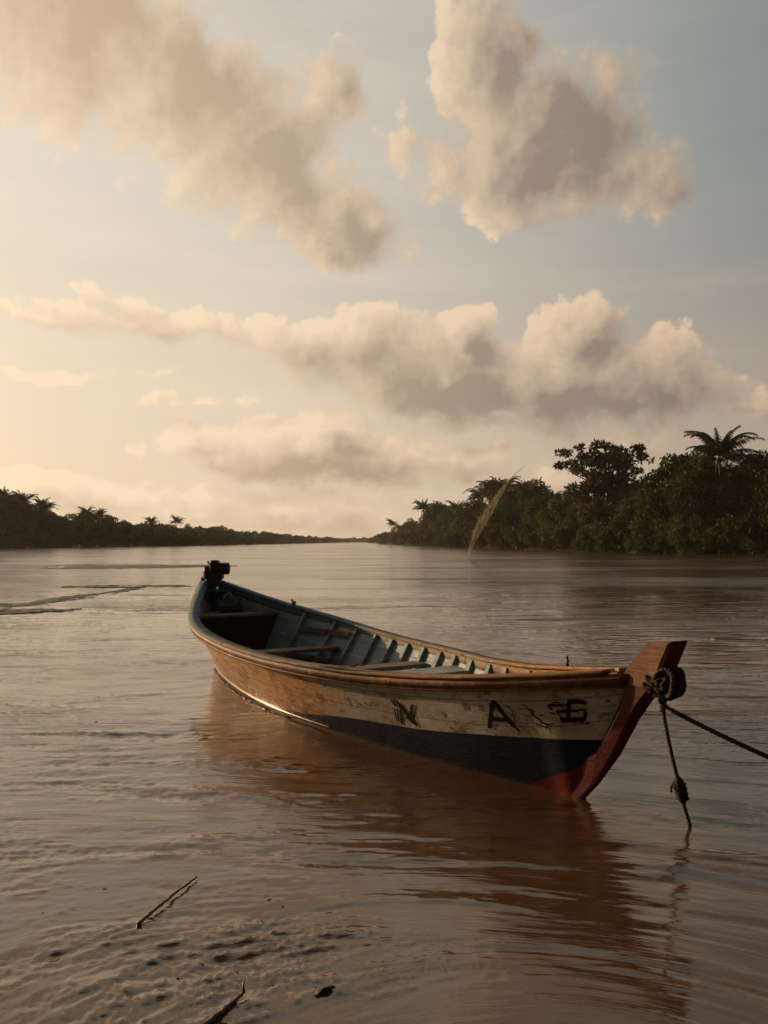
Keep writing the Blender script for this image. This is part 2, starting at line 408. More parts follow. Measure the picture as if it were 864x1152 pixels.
def leaves(r, C, Rad, n, size, flat=1., tone=None, droop=0., spiky=False):
    """n leaf faces round centres C with radii Rad"""
    C = np.asarray(C, float); Rad = np.asarray(Rad, float); k = r.choice(len(C), n, p=Rad**2/np.sum(Rad**2))
    d = r.standard_normal((n, 3)); d /= np.linalg.norm(d, axis=1)[:, None]
    rad = Rad[k]*(.35+.65*r.random(n)**.45)*(1+.22*r.standard_normal(n)*(r.random(n) < .3))
    # small twigs: leaves gather in tufts so gaps stay open between them
    P = C[k]+d*rad[:, None]*np.array((1, 1, flat))
    a = d*(.9 if spiky else .55)+r.standard_normal((n, 3))*(.35 if spiky else .6); a[:, 2] -= droop; a /= np.linalg.norm(a, axis=1)[:, None]
    b = np.cross(a, r.standard_normal((n, 3))); b /= np.linalg.norm(b, axis=1)[:, None]
    s = size*(.6+.8*r.random(n)); wdt = s*(.22 if spiky else .42)
    v = np.stack([P, P+a*(s*.45)[:, None]+b*wdt[:, None], P+a*s[:, None], P+a*(s*.45)[:, None]-b*wdt[:, None]], 1).reshape(-1, 3)
    tk = r.random(len(C))
    t = np.clip(tk[k]*.7+.3*r.random(n), 0, 1).repeat(4)
    return v, np.arange(4*n).reshape(-1, 4), t
def trunk_mesh(r, H, spread, centres, r0, fork, lean=0., extra=None):
    b = MB(); top = np.array((lean, 0, fork))
    b.tube([(0, 0, -.6), (lean*.3, 0, fork*.35), (lean*.8, .1, fork*.8), top], [r0*1.35, r0, r0*.85, r0*.75], 8)
    for c in centres:
        c = np.array(c); s_ = np.array((lean*.8, 0, fork*r.uniform(.55, 1)))
        m_ = (s_+c)/2+r.standard_normal(3)*.35+np.array((0, 0, -.2))
        b.tube([s_, m_, c], [r0*.5, r0*.3, r0*.1], 5)
    for e in (extra or []): b.tube(*e)
    return b.mesh('trunk', m_bark, smooth=True)
PROTO = {}
def proto(key, crown_v, trunk, leafm, h, nm):
    v, f, t = crown_v
    PROTO[key] = dict(crown=mesh_np('crown', v, f, leafm, attrs={'tone': t}), trunk=trunk, h=h, name=nm)
def broad(key, seed, H, w, n, leafm=None, low=.28, size=.34, nc=26):
    r = np.random.default_rng(seed); C = []; Rd = []
    for k in range(nc):
        th = r.uniform(0, 6.283); zz = low+(1-low)*r.beta(1.6, 1.3); prof = math.sin(min(1, (zz-low*.6)/(1-low*.6))*math.pi*.86+.25)
        rr = w*.5*prof*math.sqrt(r.uniform(.1, 1)); rad = H*r.uniform(.075, .135)
        C.append((rr*math.cos(th), rr*math.sin(th), zz*H*.93-rad*.3)); Rd.append(rad)
    proto(key, leaves(r, C, Rd, n, size, .85, droop=.15), trunk_mesh(r, H, w, C[:9], H*.022, H*.42, r.uniform(-.5, .5)), leafm or m_leaf, H*.94, 'broadleaf_tree')
broad('b1', 21, 13, 9.5, 8000); broad('b2', 22, 12, 11, 8500, low=.2); broad('b3', 23, 14, 8, 7500, m_leaf2, nc=22)
broad('b4', 24, 11, 9, 8000, m_leaf2, low=.15); broad('b5', 25, 13, 10, 6500, low=.35, nc=18, size=.42)
def palm(key, seed, H, nf=22, fl=4.4, lean=.8, crown_only=False):
    r = np.random.default_rng(seed); top = np.array((lean, .2, H)); V = []; T = []
    for k in range(nf):
        th = 6.283*k/nf*2.618+r.uniform(-.2, .2); e0 = r.uniform(-.1, 1.3) if k > 5 else r.uniform(1.15, 1.45); L = fl*r.uniform(.8, 1.1)
        if crown_only: e0 = r.uniform(.55, 1.35)
        p_ = top.copy(); e = e0; n = 34; dirh = np.array((math.cos(th), math.sin(th), 0)); sidev = np.array((-math.sin(th), math.cos(th), 0))
        tn = r.random(); sag = r.uniform(.8, 1.7)*(1.0 if not crown_only else .8)
        for i in range(n):
            q = i/n; tdir = dirh*math.cos(e)+np.array((0, 0, math.sin(e))); p2 = p_+tdir*L/n
            ll = L*.25*math.sin(min(1, q*1.25+.12)*math.pi*.93)**.7*r.uniform(.85, 1.1) if q > .06 else 0.02
            V += [p_-sidev*.04, p_+sidev*.04, p2+sidev*.035, p2-sidev*.035]; T += [tn*.6+.2]*4
            for sg in (-1, 1):
                dr = sidev*sg*.75+tdir*.55+np.array((0, 0, -.55-.5*q+r.uniform(-.15, .15))); dr /= np.linalg.norm(dr)
                wd = tdir*.075
                V += [p_-wd, p_+wd, p_+dr*ll*.6+wd*.8, p_+dr*ll]; T += [tn*.7+.3*r.random()]*4
            p_ = p2; e -= sag/n*(.35+q*1.9)
    V = np.array(V); F = np.arange(len(V)).reshape(-1, 4)
    b = MB()
    if not crown_only:
        pts = [(lean*(s_**1.8), .2*s_, H*s_ - .5*(1-s_)) for s_ in np.linspace(0, 1, 12)]
        b.tube(pts, [.20-.07*s_+.12*math.exp(-s_*12) for s_ in np.linspace(0, 1, 12)], 8)
        for k in range(7):
            a = k*.9; c = top+np.array((math.cos(a)*.28, math.sin(a)*.28, -.32-.1*(k % 2)))
            b.tube([c+(0, 0, .15), c, c-(0, 0, .15)], [.05, .14, .05], 6)
    else:
        for k in range(5): b.tube([(0, 0, -.4), (lean*.5, .1, H*.5), (lean, .2, H)], [.16, .14, .1], 6)
    PROTO[key] = dict(crown=mesh_np('crown', V, F, m_palm, attrs={'tone': np.array(T)}), trunk=b.mesh('trunk', m_bark, True), h=H+fl*.80, name='palm_tree' if not crown_only else 'young_palm')
palm('p1', 31, 12.5, 28, 5.4); palm('p2', 32, 11, 26, 5.0, -.9); palm('p3', 33, 12, 34, 5.6, .2); palm('yp', 34, .9, 17, 3.6, .1, True)
def bush(key, seed, H, w, n, leafm=None, stilt=False):
    r = np.random.default_rng(seed); C = []; Rd = []
    for k in range(15):
        th = r.uniform(0, 6.283); rr = w*.42*math.sqrt(r.random()); zz = H*r.uniform(.10 if not stilt else .25, .80)*(1-.35*rr/w)+(.3 if stilt else 0)
        C.append((rr*math.cos(th), rr*math.sin(th), zz)); Rd.append(H*r.uniform(.15, .26))
    ex = [([(r.uniform(-.2, .2), 0, 1.5), (math.cos(k)*.5, math.sin(k)*.5, 1.0), (math.cos(k)*1.1, math.sin(k)*1.1, -.6)], [.05, .05, .04], 5) for k in range(11)] if stilt else None
    proto(key, leaves(r, C, Rd, n, .30, .8, spiky=stilt), trunk_mesh(r, H, w, C[:6], .07, H*.35, 0, ex), leafm or m_leaf, H, 'mangrove_bush' if stilt else 'bush')
bush('s1', 41, 4, 5.5, 4200); bush('s2', 42, 3.2, 5, 3800, m_leaf2); bush('s3', 43, 4.6, 5, 4200); bush('m1', 44, 4.2, 5, 4000, m_leaf2, True)

def depth_at(px, left):
    """distance of the bank along the bearing of that column"""
    line = LB if left else RB; best = None
    s_ = (px-432)/950.
    for (x0, y0), (x1, y1) in zip(line[:-1], line[1:]):
        a0 = x0-s_*y0; a1 = x1-s_*y1
        if a0*a1 <= 0 and a0 != a1:
            t = a0/(a0-a1); y = y0+(y1-y0)*t
            if best is None or y < best: best = y
    return best if best else 1250.
COUNT = {}
def plant(key, x, y, h, label, cat, group=None, wscale=1., z=.35, rz=None, name=None):
    P_ = PROTO[key]; s_ = h/P_['h']
    e = empty(name or P_['name'], (x, y, z), RNG.uniform(0, 6.28) if rz is None else rz, label=label, cat=cat, group=group)
    e.scale = (s_*wscale, s_*wscale, s_)
    mobj('crown', P_['crown'], e); mobj('trunk', P_['trunk'], e)
    return e
def ptree(key, px, ytop, back, left=False, wscale=1., label=None, cat=None, group=None, rz=None, name=None):
    d = depth_at(px, left)+back; x = (px-432)/950.*d
    h = (609-ytop)/950.*d+CAM_H-.35
    side = 'left' if left else 'right'
    if label is None:
        if key[0] == 'p': label, cat, group = f'coconut palm rising above the wood on the {side} bank', 'palm tree', f'palms on the {side} bank'
        elif key == 'yp': label, cat, group = 'stemless young palm at the water edge of the right bank', 'palm tree', 'young palms on the right bank'
        elif key[0] in 'sm': label, cat, group = f'low leafy bush at the water edge of the {side} bank', 'bush', f'bushes along the {side} bank'
        else: label, cat, group = f'dense dark broadleaf tree in the wood on the {side} bank', 'tree', f'trees of the wood on the {side} bank'
    return plant(key, x, y=d, h=h, label=label, cat=cat, group=group, wscale=wscale, rz=rz, name=name)
# the tall open tree with tiered boughs
def tall_tree():
    r = np.random.default_rng(77); u = .1347/3.54
    pts = [(75,165),(48,225),(85,225),(120,150),(190,150),(240,150),(285,150),(340,160),(385,195),(150,195),(210,200),(260,210),(310,210),(355,250),(130,240),(180,260),(230,260),(290,270),(110,310),(90,350),(160,310),(220,320),(280,330),(330,310),(372,320),(180,370),(240,380),(300,370),(140,400),(350,370),(110,420),(215,440),(270,440)]
    C = [((a-235)*u, r.uniform(-3, 3), (580-b)*u*1.0) for a, b in pts]; C += [(x*.7, y-2.5*np.sign(y), z*.93) for x, y, z in C[3:22]]
    C = [(x+r.normal(0, .62), y+r.normal(0, .6), z+r.normal(0, .26)) for x, y, z in C for _ in range(5)]
    Rd = [r.uniform(.22, .62) for _ in C]
    cr = leaves(r, C, Rd, 13000, .55, .6, spiky=True)
    b = MB()
    for k, (bx, tx) in enumerate(((0, .2), (-.6, -1.4), (.5, 1.5), (-.2, -.5))):
        b.tube([(bx, .3*k-.4, -.6), (bx*1.2, .3*k-.4, 3), (tx, .2*k, 8), (tx*1.5, 0, 12)], [.34, .27, .2, .11], 8)
    for c in C[::4]:
        c = np.array(c); s_ = np.array((c[0]*.18, 0, min(c[2]*.8, 12)*r.uniform(.7, .95)))
        b.tube([s_, (s_+c)/2+np.array((0, 0, -.15)), c], [.13, .08, .03], 5)
    for k in range(7): b.tube([(r.uniform(-2.5, 2.5), r.uniform(-1, 1), 9), (r.uniform(-2, 2), r.uniform(-1, 1), 4.5), (r.uniform(-1.6, 1.6), r.uniform(-1, 1), -.2)], [.05, .045, .04], 5)
    v, f, t = cr
    PROTO['tall'] = dict(crown=mesh_np('crown', v, f, m_leaf2, attrs={'tone': t}), trunk=b.mesh('trunk', m_bark, True), h=(580-125)*u, name='broadleaf_tree')
tall_tree()
d = depth_at(684, False)+3
plant('tall', (684-432)/950.*d, d, (609-497)/950.*d+1.3, 'tallest spreading tree with open tiered boughs, left of the tall coconut palm on right bank', 'tree', rz=0.)
d = depth_at(826, False)+3
plant('p3', (813-432)/950.*d, d, (609-474)/950.*d+1.3, 'tall coconut palm standing highest above the trees at the right edge', 'palm tree', rz=2.4, wscale=1.05)
r = random.Random(3)
RS = [(418,604,'b1'),(425,601,'b3'),(432,598,'b2'),(441,582,'p1'),(448,589,'b1'),(455,590,'b4'),(462,584,'b3'),(463,593,'b4'),(467,591,'b2'),(470,586,'b2'),(476,559,'p2'),(486,572,'b1'),(494,567,'b5'),(505,574,'b2'),(514,560,'p3'),(525,567,'b1'),(536,559,'b3'),(541,538,'p1'),(553,533,'p2'),(565,531,'p3'),(572,548,'b1'),(583,548,'b2'),(594,546,'b5'),(604,542,'b3'),(588,536,'p1'),(503,567,'p2'),(702,536,'p2'),(612,553,'b1'),(622,548,'p3'),(633,557,'b2'),(645,551,'b4'),(660,556,'b1'),(700,548,'b5'),(716,546,'b3'),(735,541,'b2'),(750,527,'b1'),(764,519,'b5'),(778,507,'b2'),(792,512,'b3'),(806,517,'b1'),(838,521,'b2'),(852,514,'b5'),(866,522,'b1'),(872,500,'p1'),(884,512,'b3'),(905,520,'b2'),(935,515,'b1'),(970,520,'b4')]
ORD = ['first','second','third','fourth','fifth','sixth','seventh','eighth','ninth','tenth','eleventh','twelfth']
UL = {700:"rounded dark tree directly right of the tall tiered tree on the right bank",735:"low rounded tree in the dip between the tiered tree and taller clump",750:"leafy tree at the left shoulder of the clump beside the tall palm",
 778:"highest round-topped tree left of the tall coconut palm",806:"leafy tree just left of the tall coconut palm's trunk",838:"leafy tree just right of the tall coconut palm's trunk",852:"green leafy tree overhanging the water at the right edge",
 645:"round-topped tree just left of the tall tiered tree on the right bank",594:"broad leafy tree just right of the pale spray plume"}
np_ = 0
for px, yt, k in RS:
    if k[0] == 'p':
        ptree(k, px, yt, r.uniform(3, 9), label=f'{ORD[np_]} coconut palm counted from the far left end of the right-bank wood', cat='palm tree', group='palms on the right bank'); np_ += 1
    elif px in UL: ptree(k, px, yt, r.uniform(3, 9), label=UL[px], cat='tree', group='trees of the wood on the right bank')
    else: ptree(k, px, yt, r.uniform(3, 9))
for i in range(34):                                    # second rank that closes the gaps
    px = 424+ (i/33)**.8*500; yt = np.interp(px, [415,432,470,520,560,600,640,740,790,860,930], [605,600,592,576,560,556,565,556,532,532,530])+r.uniform(-3, 6)
    ptree(r.choice(['b1','b2','b3','b4']), px, yt, r.uniform(10, 20), wscale=1.15)
for i in range(60):                                    # shrubs on the water's edge
    px = 422+(i/59)**.75*480+r.uniform(-3, 3); d = depth_at(px, False)
    ptree(r.choice(['s1','s2','s3','s1','m1' if px > 640 else 's2']), px, 609-(r.uniform(2.6, 5.2)-1.3)*950/d, r.uniform(.5, 2.5), wscale=1.1)
for px, hh, k in ((664,4.6,'s3'),(756,4.4,'m1'),(775,5.0,'m1'),(793,4.6,'m1'),(600,4.5,'s1'),(858,5.5,'s3'),(735,5.2,'s1')):
    d = depth_at(px, False); ptree(k, px, 609-(hh-1.3)*950/d, .6)
for px, hh, wh in ((716,5.0,'stemless young palm at the water edge below the tiered tree'),(742,4.2,'stemless young palm at the water edge below the dip in the trees'),(847,5.8,'stemless young palm at the water edge near the right edge of view'),(590,3.8,'stemless young palm at the water edge right of the pale spray plume')):
    d = depth_at(px, False); ptree('yp', px, 609-(hh-1.3)*950/d, .4, label=wh, cat='palm tree', group='young palms on the right bank')
LS = [(-40,545,'b1'),(-22,548,'b2'),(-5,551,'b3'),(5,543,'p1'),(14,557,'b1'),(28,549,'p2'),(38,567,'b2'),(48,556,'p3'),(58,575,'b4'),(70,579,'b1'),(84,577,'b2'),(95,577,'b5'),(95,567,'p2'),(105,576,'b1'),(118,580,'b3'),(128,579,'b2'),(140,585,'b4'),(155,588,'b1'),(168,579,'p2'),(112,570,'p1'),(180,590,'b2'),(190,588,'b1'),(200,578,'p1'),(212,590,'b3'),(225,591,'b1'),(238,592,'b2'),(248,591,'b4'),(260,594,'b1'),(271,596,'p3'),(285,597,'b2'),(300,598,'b1'),(312,602,'b3'),(325,600,'b1'),(340,604,'b2'),(355,603,'b4'),(370,606,'b1'),(384,606,'b2')]
np_ = 0
for px, yt, k in LS:
    if k[0] == 'p':
        ptree(k, px, yt, r.uniform(3, 10), left=True, label=f'{ORD[np_]} coconut palm from the left edge on the left bank', cat='palm tree', group='palms on the left bank'); np_ += 1
    else: ptree(k, px, yt, r.uniform(3, 10), left=True)
for i in range(40):
    px = -40+i*10.6; yt = np.interp(px, [-40,0,40,70,120,200,260,300,380], [556,560,572,583,584,594,601,603.5,606.5])+r.uniform(-1, 3)
    ptree(r.choice(['b1','b2','b3','b4']), px, yt, r.uniform(4, 16), left=True, wscale=1.25)
for i in range(48):
    px = -30+i*8.4+r.uniform(-3, 3); d = depth_at(px, True)
    ptree(r.choice(['s1','s2','s3']), px, 609-(r.uniform(2.8, 5.5)-1.3)*950/d, r.uniform(.5, 3), left=True, wscale=1.3)
for i in range(30):                                    # distant shrubs close the foot of the wood
    px = 412+i*3.9; d = depth_at(px, False); ptree(r.choice(['s1','s2','s3']), px, 609-(r.uniform(5, 8)-1.3)*950/d, r.uniform(2, 7), wscale=1.3)
for i in range(40):
    px = 170+i*5.9; d = depth_at(px, True); ptree(r.choice(['s1','s2','s3']), px, 609-(r.uniform(5, 8)-1.3)*950/d, r.uniform(2, 7), left=True, wscale=1.4)
# the far wood at the bend: one mass of foliage
rr_ = np.random.default_rng(9); C = [(x, 1306+rr_.uniform(0, 25), rr_.uniform(1.0, 5.0)) for x in np.linspace(-130, 40, 130)]
v, f, t = leaves(rr_, C, [rr_.uniform(1.6, 3.0) for _ in C], 14000, .9)
mobj('far_wood', mesh_np('far_wood', v, f, m_leaf, attrs={'tone': t}), label='low far-off wood closing the river at the horizon', cat='wood', kind='stuff')

# ------------------------------------------------------------------ river haze
mh = bpy.data.materials.new('haze'); mh.use_nodes = True; nh = mh.node_tree; nh.nodes.clear()
oh = nh.nodes.new('ShaderNodeOutputMaterial'); pv = nh.nodes.new('ShaderNodeVolumePrincipled')
pv.inputs['Color'].default_value = (.9, .88, .85, 1); pv.inputs['Density'].default_value = .00014; pv.inputs['Anisotropy'].default_value = .3
nh.links.new(pv.outputs[0], oh.inputs['Volume'])
b = MB(); b.box((0, 0, 14.0), (19000, 19000, 33)); mobj('haze', b.mesh('haze', mh), label='thin warm river haze', kind='stuff')
# ------------------------------------------------------------------ the boat: hull form
_uk = np.linspace(0, 1, 9)
def spl(v, x, t=_uk):
    """natural cubic through the values v at t"""
    v = np.asarray(v, float); n = len(v); hh = t[1]-t[0]; A = np.zeros((n, n)); q = np.zeros(n); A[0, 0] = A[-1, -1] = 1
    for i in range(1, n-1): A[i, i-1] = A[i, i+1] = hh; A[i, i] = 4*hh; q[i] = 6*(v[i+1]-2*v[i]+v[i-1])/hh
    m = np.linalg.solve(A, q); x = np.atleast_1d(np.asarray(x, float)); i = np.clip((x-t[0])/hh, 0, n-1.0001).astype(int)
    a = (t[i+1]-x)/hh; b = 1-a
    return a*v[i]+b*v[i+1]+((a**3-a)*m[i]+(b**3-b)*m[i+1])*hh*hh/6
_B = [.133, .561, .870, .940, .915, .800, .590, .390, .05]
_Z = [1.087, .864, .716, .630, .597, .597, .630, .728, .862]
_W = [.100, .282, .424, .520, .545, .480, .370, .215, .0]
def hb(t): return spl(_B, t)
def hz(t): return spl(_Z, t)
def hw(t):
    t = np.atleast_1d(t); q = np.clip((t-.06)/.87, 0, 1); w = spl(_W, q)
    return np.where(t < .06, .1*np.clip(t/.06, 0, 1), np.where(t > .93, 0, w))
def hk(t): return np.interp(t, [0, .02, .04, .06, .1, .2, .5, .85, .90, .93, .95, .97, .985, 1.], [.80, .45, .18, .0, -.14, -.24, -.30, -.26, -.14, .0, .20, .43, .62, .84])
def hsec(t, z):
    """half breadth of the outer hull at station t (0 stern .. 1 bow) and height z"""
    t, z = np.broadcast_arrays(np.atleast_1d(np.asarray(t, float)), np.asarray(z, float))
    B, Z, W, K = hb(t), hz(t), hw(t), hk(t)
    z0 = np.maximum(K, 0); W_ = np.where(K >= 0, .035, np.maximum(W, .035))
    up = W_+(B-W_)*np.clip((z-z0)/(Z-z0+1e-6), 0, 1)**.86
    dn = .035+(W_-.035)*np.sqrt(np.clip(1-(z/np.minimum(K, -1e-3))**2, 0, 1))
    return np.where(z >= z0, up, dn)
STROKES = [('l',[(0.7425,0.4503,0.7405,0.4413),(0.745,0.4281,0.7425,0.4168),(0.747,0.3973,0.745,0.3882)]),('l',[(0.747,0.454,0.745,0.4449),(0.7515,0.4325,0.749,0.419),(0.7535,0.4142,0.75,0.4003),(0.754,0.3932,0.752,0.3841)]),('l',[(0.754,0.4017,0.7515,0.3987),(0.7535,0.3804,0.75,0.3751),(0.7525,0.3547,0.7485,0.3493),(0.751,0.3311,0.7475,0.3238),(0.7505,0.3056,0.746,0.2982),(0.749,0.28,0.7455,0.2729),(0.7475,0.2523,0.7445,0.2454)]),('l',[(0.7435,0.3752,0.7415,0.3705),(0.743,0.3478,0.741,0.3431),(0.7425,0.3205,0.74,0.3157),(0.742,0.2952,0.74,0.2906),(0.742,0.2701,0.74,0.2655)]),('l',[(0.739,0.3739,0.7385,0.3675),(0.743,0.373,0.742,0.3643),(0.747,0.3699,0.746,0.3633)]),('l',[(0.748,0.3786,0.747,0.3783),(0.747,0.3531,0.7455,0.3506),(0.7455,0.3254,0.744,0.3229),(0.744,0.2978,0.743,0.2954),(0.7425,0.2618,0.7415,0.2595)]),('l',[(0.7535,0.429,0.751,0.4196),(0.7565,0.4152,0.752,0.3968),(0.7575,0.3944,0.754,0.3784),(0.76,0.3783,0.7555,0.3599),(0.7605,0.3572,0.757,0.3434),(0.762,0.3406,0.7575,0.3244),(0.762,0.3194,0.7595,0.308)]),('l',[(0.757,0.3285,0.755,0.3153),(0.761,0.3212,0.758,0.3034),(0.7645,0.3115,0.761,0.2914),(0.767,0.293,0.764,0.2773),(0.77,0.2746,0.7675,0.2611)]),('l',[(0.7735,0.4412,0.771,0.4402),(0.773,0.4195,0.768,0.4175),(0.7705,0.397,0.7665,0.3934),(0.7695,0.3731,0.7645,0.3734),(0.7655,0.3396,0.7615,0.3405),(0.7615,0.3043,0.758,0.3055)]),('l',[(0.7685,0.3598,0.767,0.3572),(0.7685,0.3384,0.7665,0.3335),(0.769,0.3193,0.7665,0.31),(0.769,0.2957,0.767,0.2909),(0.769,0.2743,0.767,0.2674)]),('l',[(0.8775,0.5814,0.874,0.5811),(0.8765,0.5611,0.8725,0.563),(0.876,0.5437,0.871,0.5425),(0.8745,0.5231,0.8695,0.522),(0.873,0.5026,0.8685,0.502),(0.872,0.4801,0.867,0.4793),(0.8705,0.4598,0.866,0.457),(0.8695,0.4374,0.864,0.4342),(0.868,0.4149,0.8635,0.4124),(0.867,0.3926,0.8615,0.3897),(0.8645,0.3697,0.8615,0.3682)]),('l',[(0.877,0.5859,0.8735,0.5686),(0.8785,0.5749,0.8745,0.5548),(0.88,0.5638,0.8755,0.5385),(0.881,0.5474,0.877,0.5273),(0.882,0.5358,0.878,0.5134),(0.8835,0.5197,0.8795,0.4973),(0.885,0.5035,0.881,0.4811),(0.8865,0.4897,0.882,0.4646),(0.8875,0.473,0.884,0.451),(0.8895,0.4644,0.885,0.4368),(0.8905,0.4501,0.887,0.4281),(0.892,0.4385,0.8875,0.4111),(0.8925,0.4214,0.89,0.405)]),('l',[(0.8915,0.4233,0.89,0.415),(0.894,0.4073,0.8915,0.3934),(0.8955,0.3906,0.894,0.3823)]),('l',[(0.8685,0.4537,0.8675,0.4363),(0.872,0.4632,0.87,0.4281),(0.8745,0.4599,0.873,0.4347),(0.8775,0.4642,0.876,0.434),(0.881,0.4664,0.8795,0.4385),(0.8845,0.4711,0.883,0.4406),(0.8875,0.468,0.887,0.4504)]),('l',[(0.8945,0.3875,0.8935,0.387),(0.893,0.3568,0.892,0.3563)]),('s',[(0.9055,0.5889,0.905,0.5834),(0.9085,0.5683,0.9075,0.5599),(0.91,0.5567,0.9095,0.5513),(0.912,0.548,0.911,0.5396),(0.913,0.5334,0.9115,0.5246),(0.9135,0.5184,0.9125,0.51),(0.917,0.5002,0.916,0.4918),(0.9195,0.4864,0.9185,0.4806),(0.9215,0.4722,0.921,0.4641),(0.9265,0.4781,0.926,0.4699),(0.931,0.4875,0.931,0.4797)]),('s',[(0.905,0.5073,0.9045,0.5019),(0.909,0.5101,0.909,0.505),(0.9135,0.5184,0.9135,0.5132)]),('s',[(0.9095,0.5513,0.9095,0.5462),(0.913,0.5616,0.9125,0.5535),(0.915,0.5503,0.914,0.5495),(0.9115,0.5195,0.9115,0.5272),(0.909,0.5279,0.9095,0.5334)]),('s',[(0.9135,0.4645,0.9125,0.4562),(0.918,0.4596,0.917,0.4487),(0.9225,0.4521,0.922,0.4466)]),('s',[(0.921,0.4797,0.9205,0.4741),(0.9255,0.4722,0.924,0.4634),(0.925,0.4458,0.9245,0.4533),(0.921,0.4408,0.9215,0.4488)]),('s',[(0.919,0.5301,0.9185,0.5245),(0.921,0.5289,0.9205,0.5182),(0.923,0.5356,0.923,0.5278)]),('s',[(0.899,0.5459,0.899,0.5434),(0.902,0.5507,0.9015,0.5452),(0.9045,0.5551,0.9045,0.55),(0.907,0.5519,0.907,0.5468),(0.91,0.5516,0.9095,0.5462)]),('s',[(0.8845,0.5574,0.8845,0.5549),(0.89,0.5591,0.889,0.5534),(0.8925,0.5361,0.892,0.5332),(0.893,0.514,0.892,0.5108),(0.893,0.494,0.8925,0.4912),(0.893,0.4741,0.8925,0.4737),(0.893,0.4566,0.8925,0.4563)]),('s',[(0.9175,0.4928,0.917,0.4899),(0.9195,0.4813,0.918,0.4777),(0.919,0.4602,0.918,0.4596)]),('e',[(0.9495,0.6527,0.9475,0.6524),(0.95,0.6341,0.946,0.6304),(0.949,0.614,0.946,0.6132),(0.9485,0.5934,0.945,0.592),(0.9475,0.5746,0.9445,0.5725),(0.9475,0.5557,0.944,0.5528),(0.9465,0.534,0.943,0.5327),(0.9455,0.5162,0.943,0.5126)]),('e',[(0.9475,0.6545,0.9465,0.63),(0.95,0.6585,0.9495,0.6323),(0.953,0.6636,0.952,0.6324),(0.9555,0.6638,0.9545,0.6336),(0.958,0.6648,0.957,0.6357),(0.961,0.6672,0.959,0.6363),(0.9635,0.6515,0.962,0.6328)]),('e',[(0.9365,0.5755,0.936,0.5614),(0.939,0.5825,0.9385,0.5593),(0.9415,0.5828,0.941,0.5648),(0.944,0.5903,0.9435,0.5661),(0.9465,0.5894,0.946,0.5702),(0.9495,0.5935,0.949,0.5729),(0.952,0.5952,0.9515,0.577),(0.9545,0.5943,0.9545,0.5812)]),('e',[(0.954,0.5918,0.9545,0.585),(0.957,0.6072,0.957,0.5947),(0.9595,0.6098,0.9595,0.6013)]),('e',[(0.938,0.5286,0.9375,0.5024),(0.941,0.5372,0.9395,0.4977),(0.9435,0.5372,0.9425,0.5033),(0.946,0.5423,0.9445,0.5024),(0.948,0.5392,0.9475,0.5094),(0.951,0.5485,0.95,0.5083),(0.9535,0.5472,0.953,0.5174),(0.9565,0.5559,0.9555,0.515),(0.959,0.5505,0.9585,0.5282)]),('e',[(0.961,0.608,0.9595,0.6047),(0.9615,0.5765,0.9585,0.5715),(0.9595,0.5402,0.958,0.5388)]),('e',[(0.955,0.5264,0.954,0.5181),(0.9565,0.5217,0.955,0.5097),(0.957,0.5072,0.956,0.5019)]),('e',[(0.929,0.6081,0.9285,0.5946),(0.932,0.6126,0.9315,0.5955),(0.935,0.6145,0.9345,0.5979),(0.9375,0.6153,0.937,0.5991),(0.9405,0.6205,0.94,0.6025),(0.9435,0.6217,0.943,0.6065),(0.946,0.6239,0.946,0.611)]),('e',[(0.9305,0.6105,0.929,0.6055),(0.9315,0.5904,0.93,0.5801),(0.933,0.5802,0.932,0.5715)]),('e',[(0.9335,0.6248,0.9335,0.6172),(0.938,0.6336,0.938,0.6264),(0.941,0.6268,0.9405,0.6205)]),('e',[(0.931,0.5627,0.93,0.5565),(0.933,0.5523,0.9325,0.5427),(0.9345,0.5606,0.935,0.555)]),('e',[(0.9365,0.5755,0.9355,0.5693),(0.938,0.5549,0.937,0.5484),(0.94,0.5281,0.939,0.5236)]),('e',[(0.9585,0.5144,0.959,0.5059),(0.9605,0.5303,0.96,0.5116),(0.962,0.5152,0.9605,0.507)]),('s',[(0.972,0.6814,0.9725,0.678),(0.975,0.6905,0.975,0.686),(0.977,0.6961,0.977,0.6919)]),('s',[(0.978,0.6788,0.978,0.6747),(0.98,0.6882,0.9795,0.6798),(0.982,0.682,0.981,0.6774),(0.9805,0.665,0.9805,0.6724),(0.978,0.6655,0.9785,0.6713)]),('s',[(0.9715,0.639,0.971,0.6355),(0.9735,0.6408,0.9735,0.636),(0.976,0.6414,0.976,0.637),(0.978,0.6419,0.978,0.6368),(0.9805,0.6455,0.9805,0.6409),(0.9835,0.6497,0.983,0.6445),(0.9855,0.6514,0.9855,0.6485)]),('r',[(0.841,0.5307,0.837,0.5002),(0.8465,0.5204,0.8395,0.4832),(0.846,0.4849,0.84,0.4672)]),('r',[(0.8615,0.538,0.8575,0.5232),(0.863,0.5199,0.8575,0.509),(0.86,0.4868,0.8565,0.4893)]),('r',[(0.8095,0.432,0.8065,0.4104),(0.8135,0.4206,0.809,0.3982),(0.814,0.4028,0.81,0.3875)])]
def bandz(t): return np.interp(t, [0, .3, .45, .55, .669, .7745, .8625, .925, .97, 1.], [.02, .02, .04, .10, .205, .246, .32, .375, .42, .45])

boat = empty('boat', (BO[0], BO[1], 0), BTH, label='weathered wooden river boat, white and navy with a dark red stem, afloat near the viewer', cat='boat')

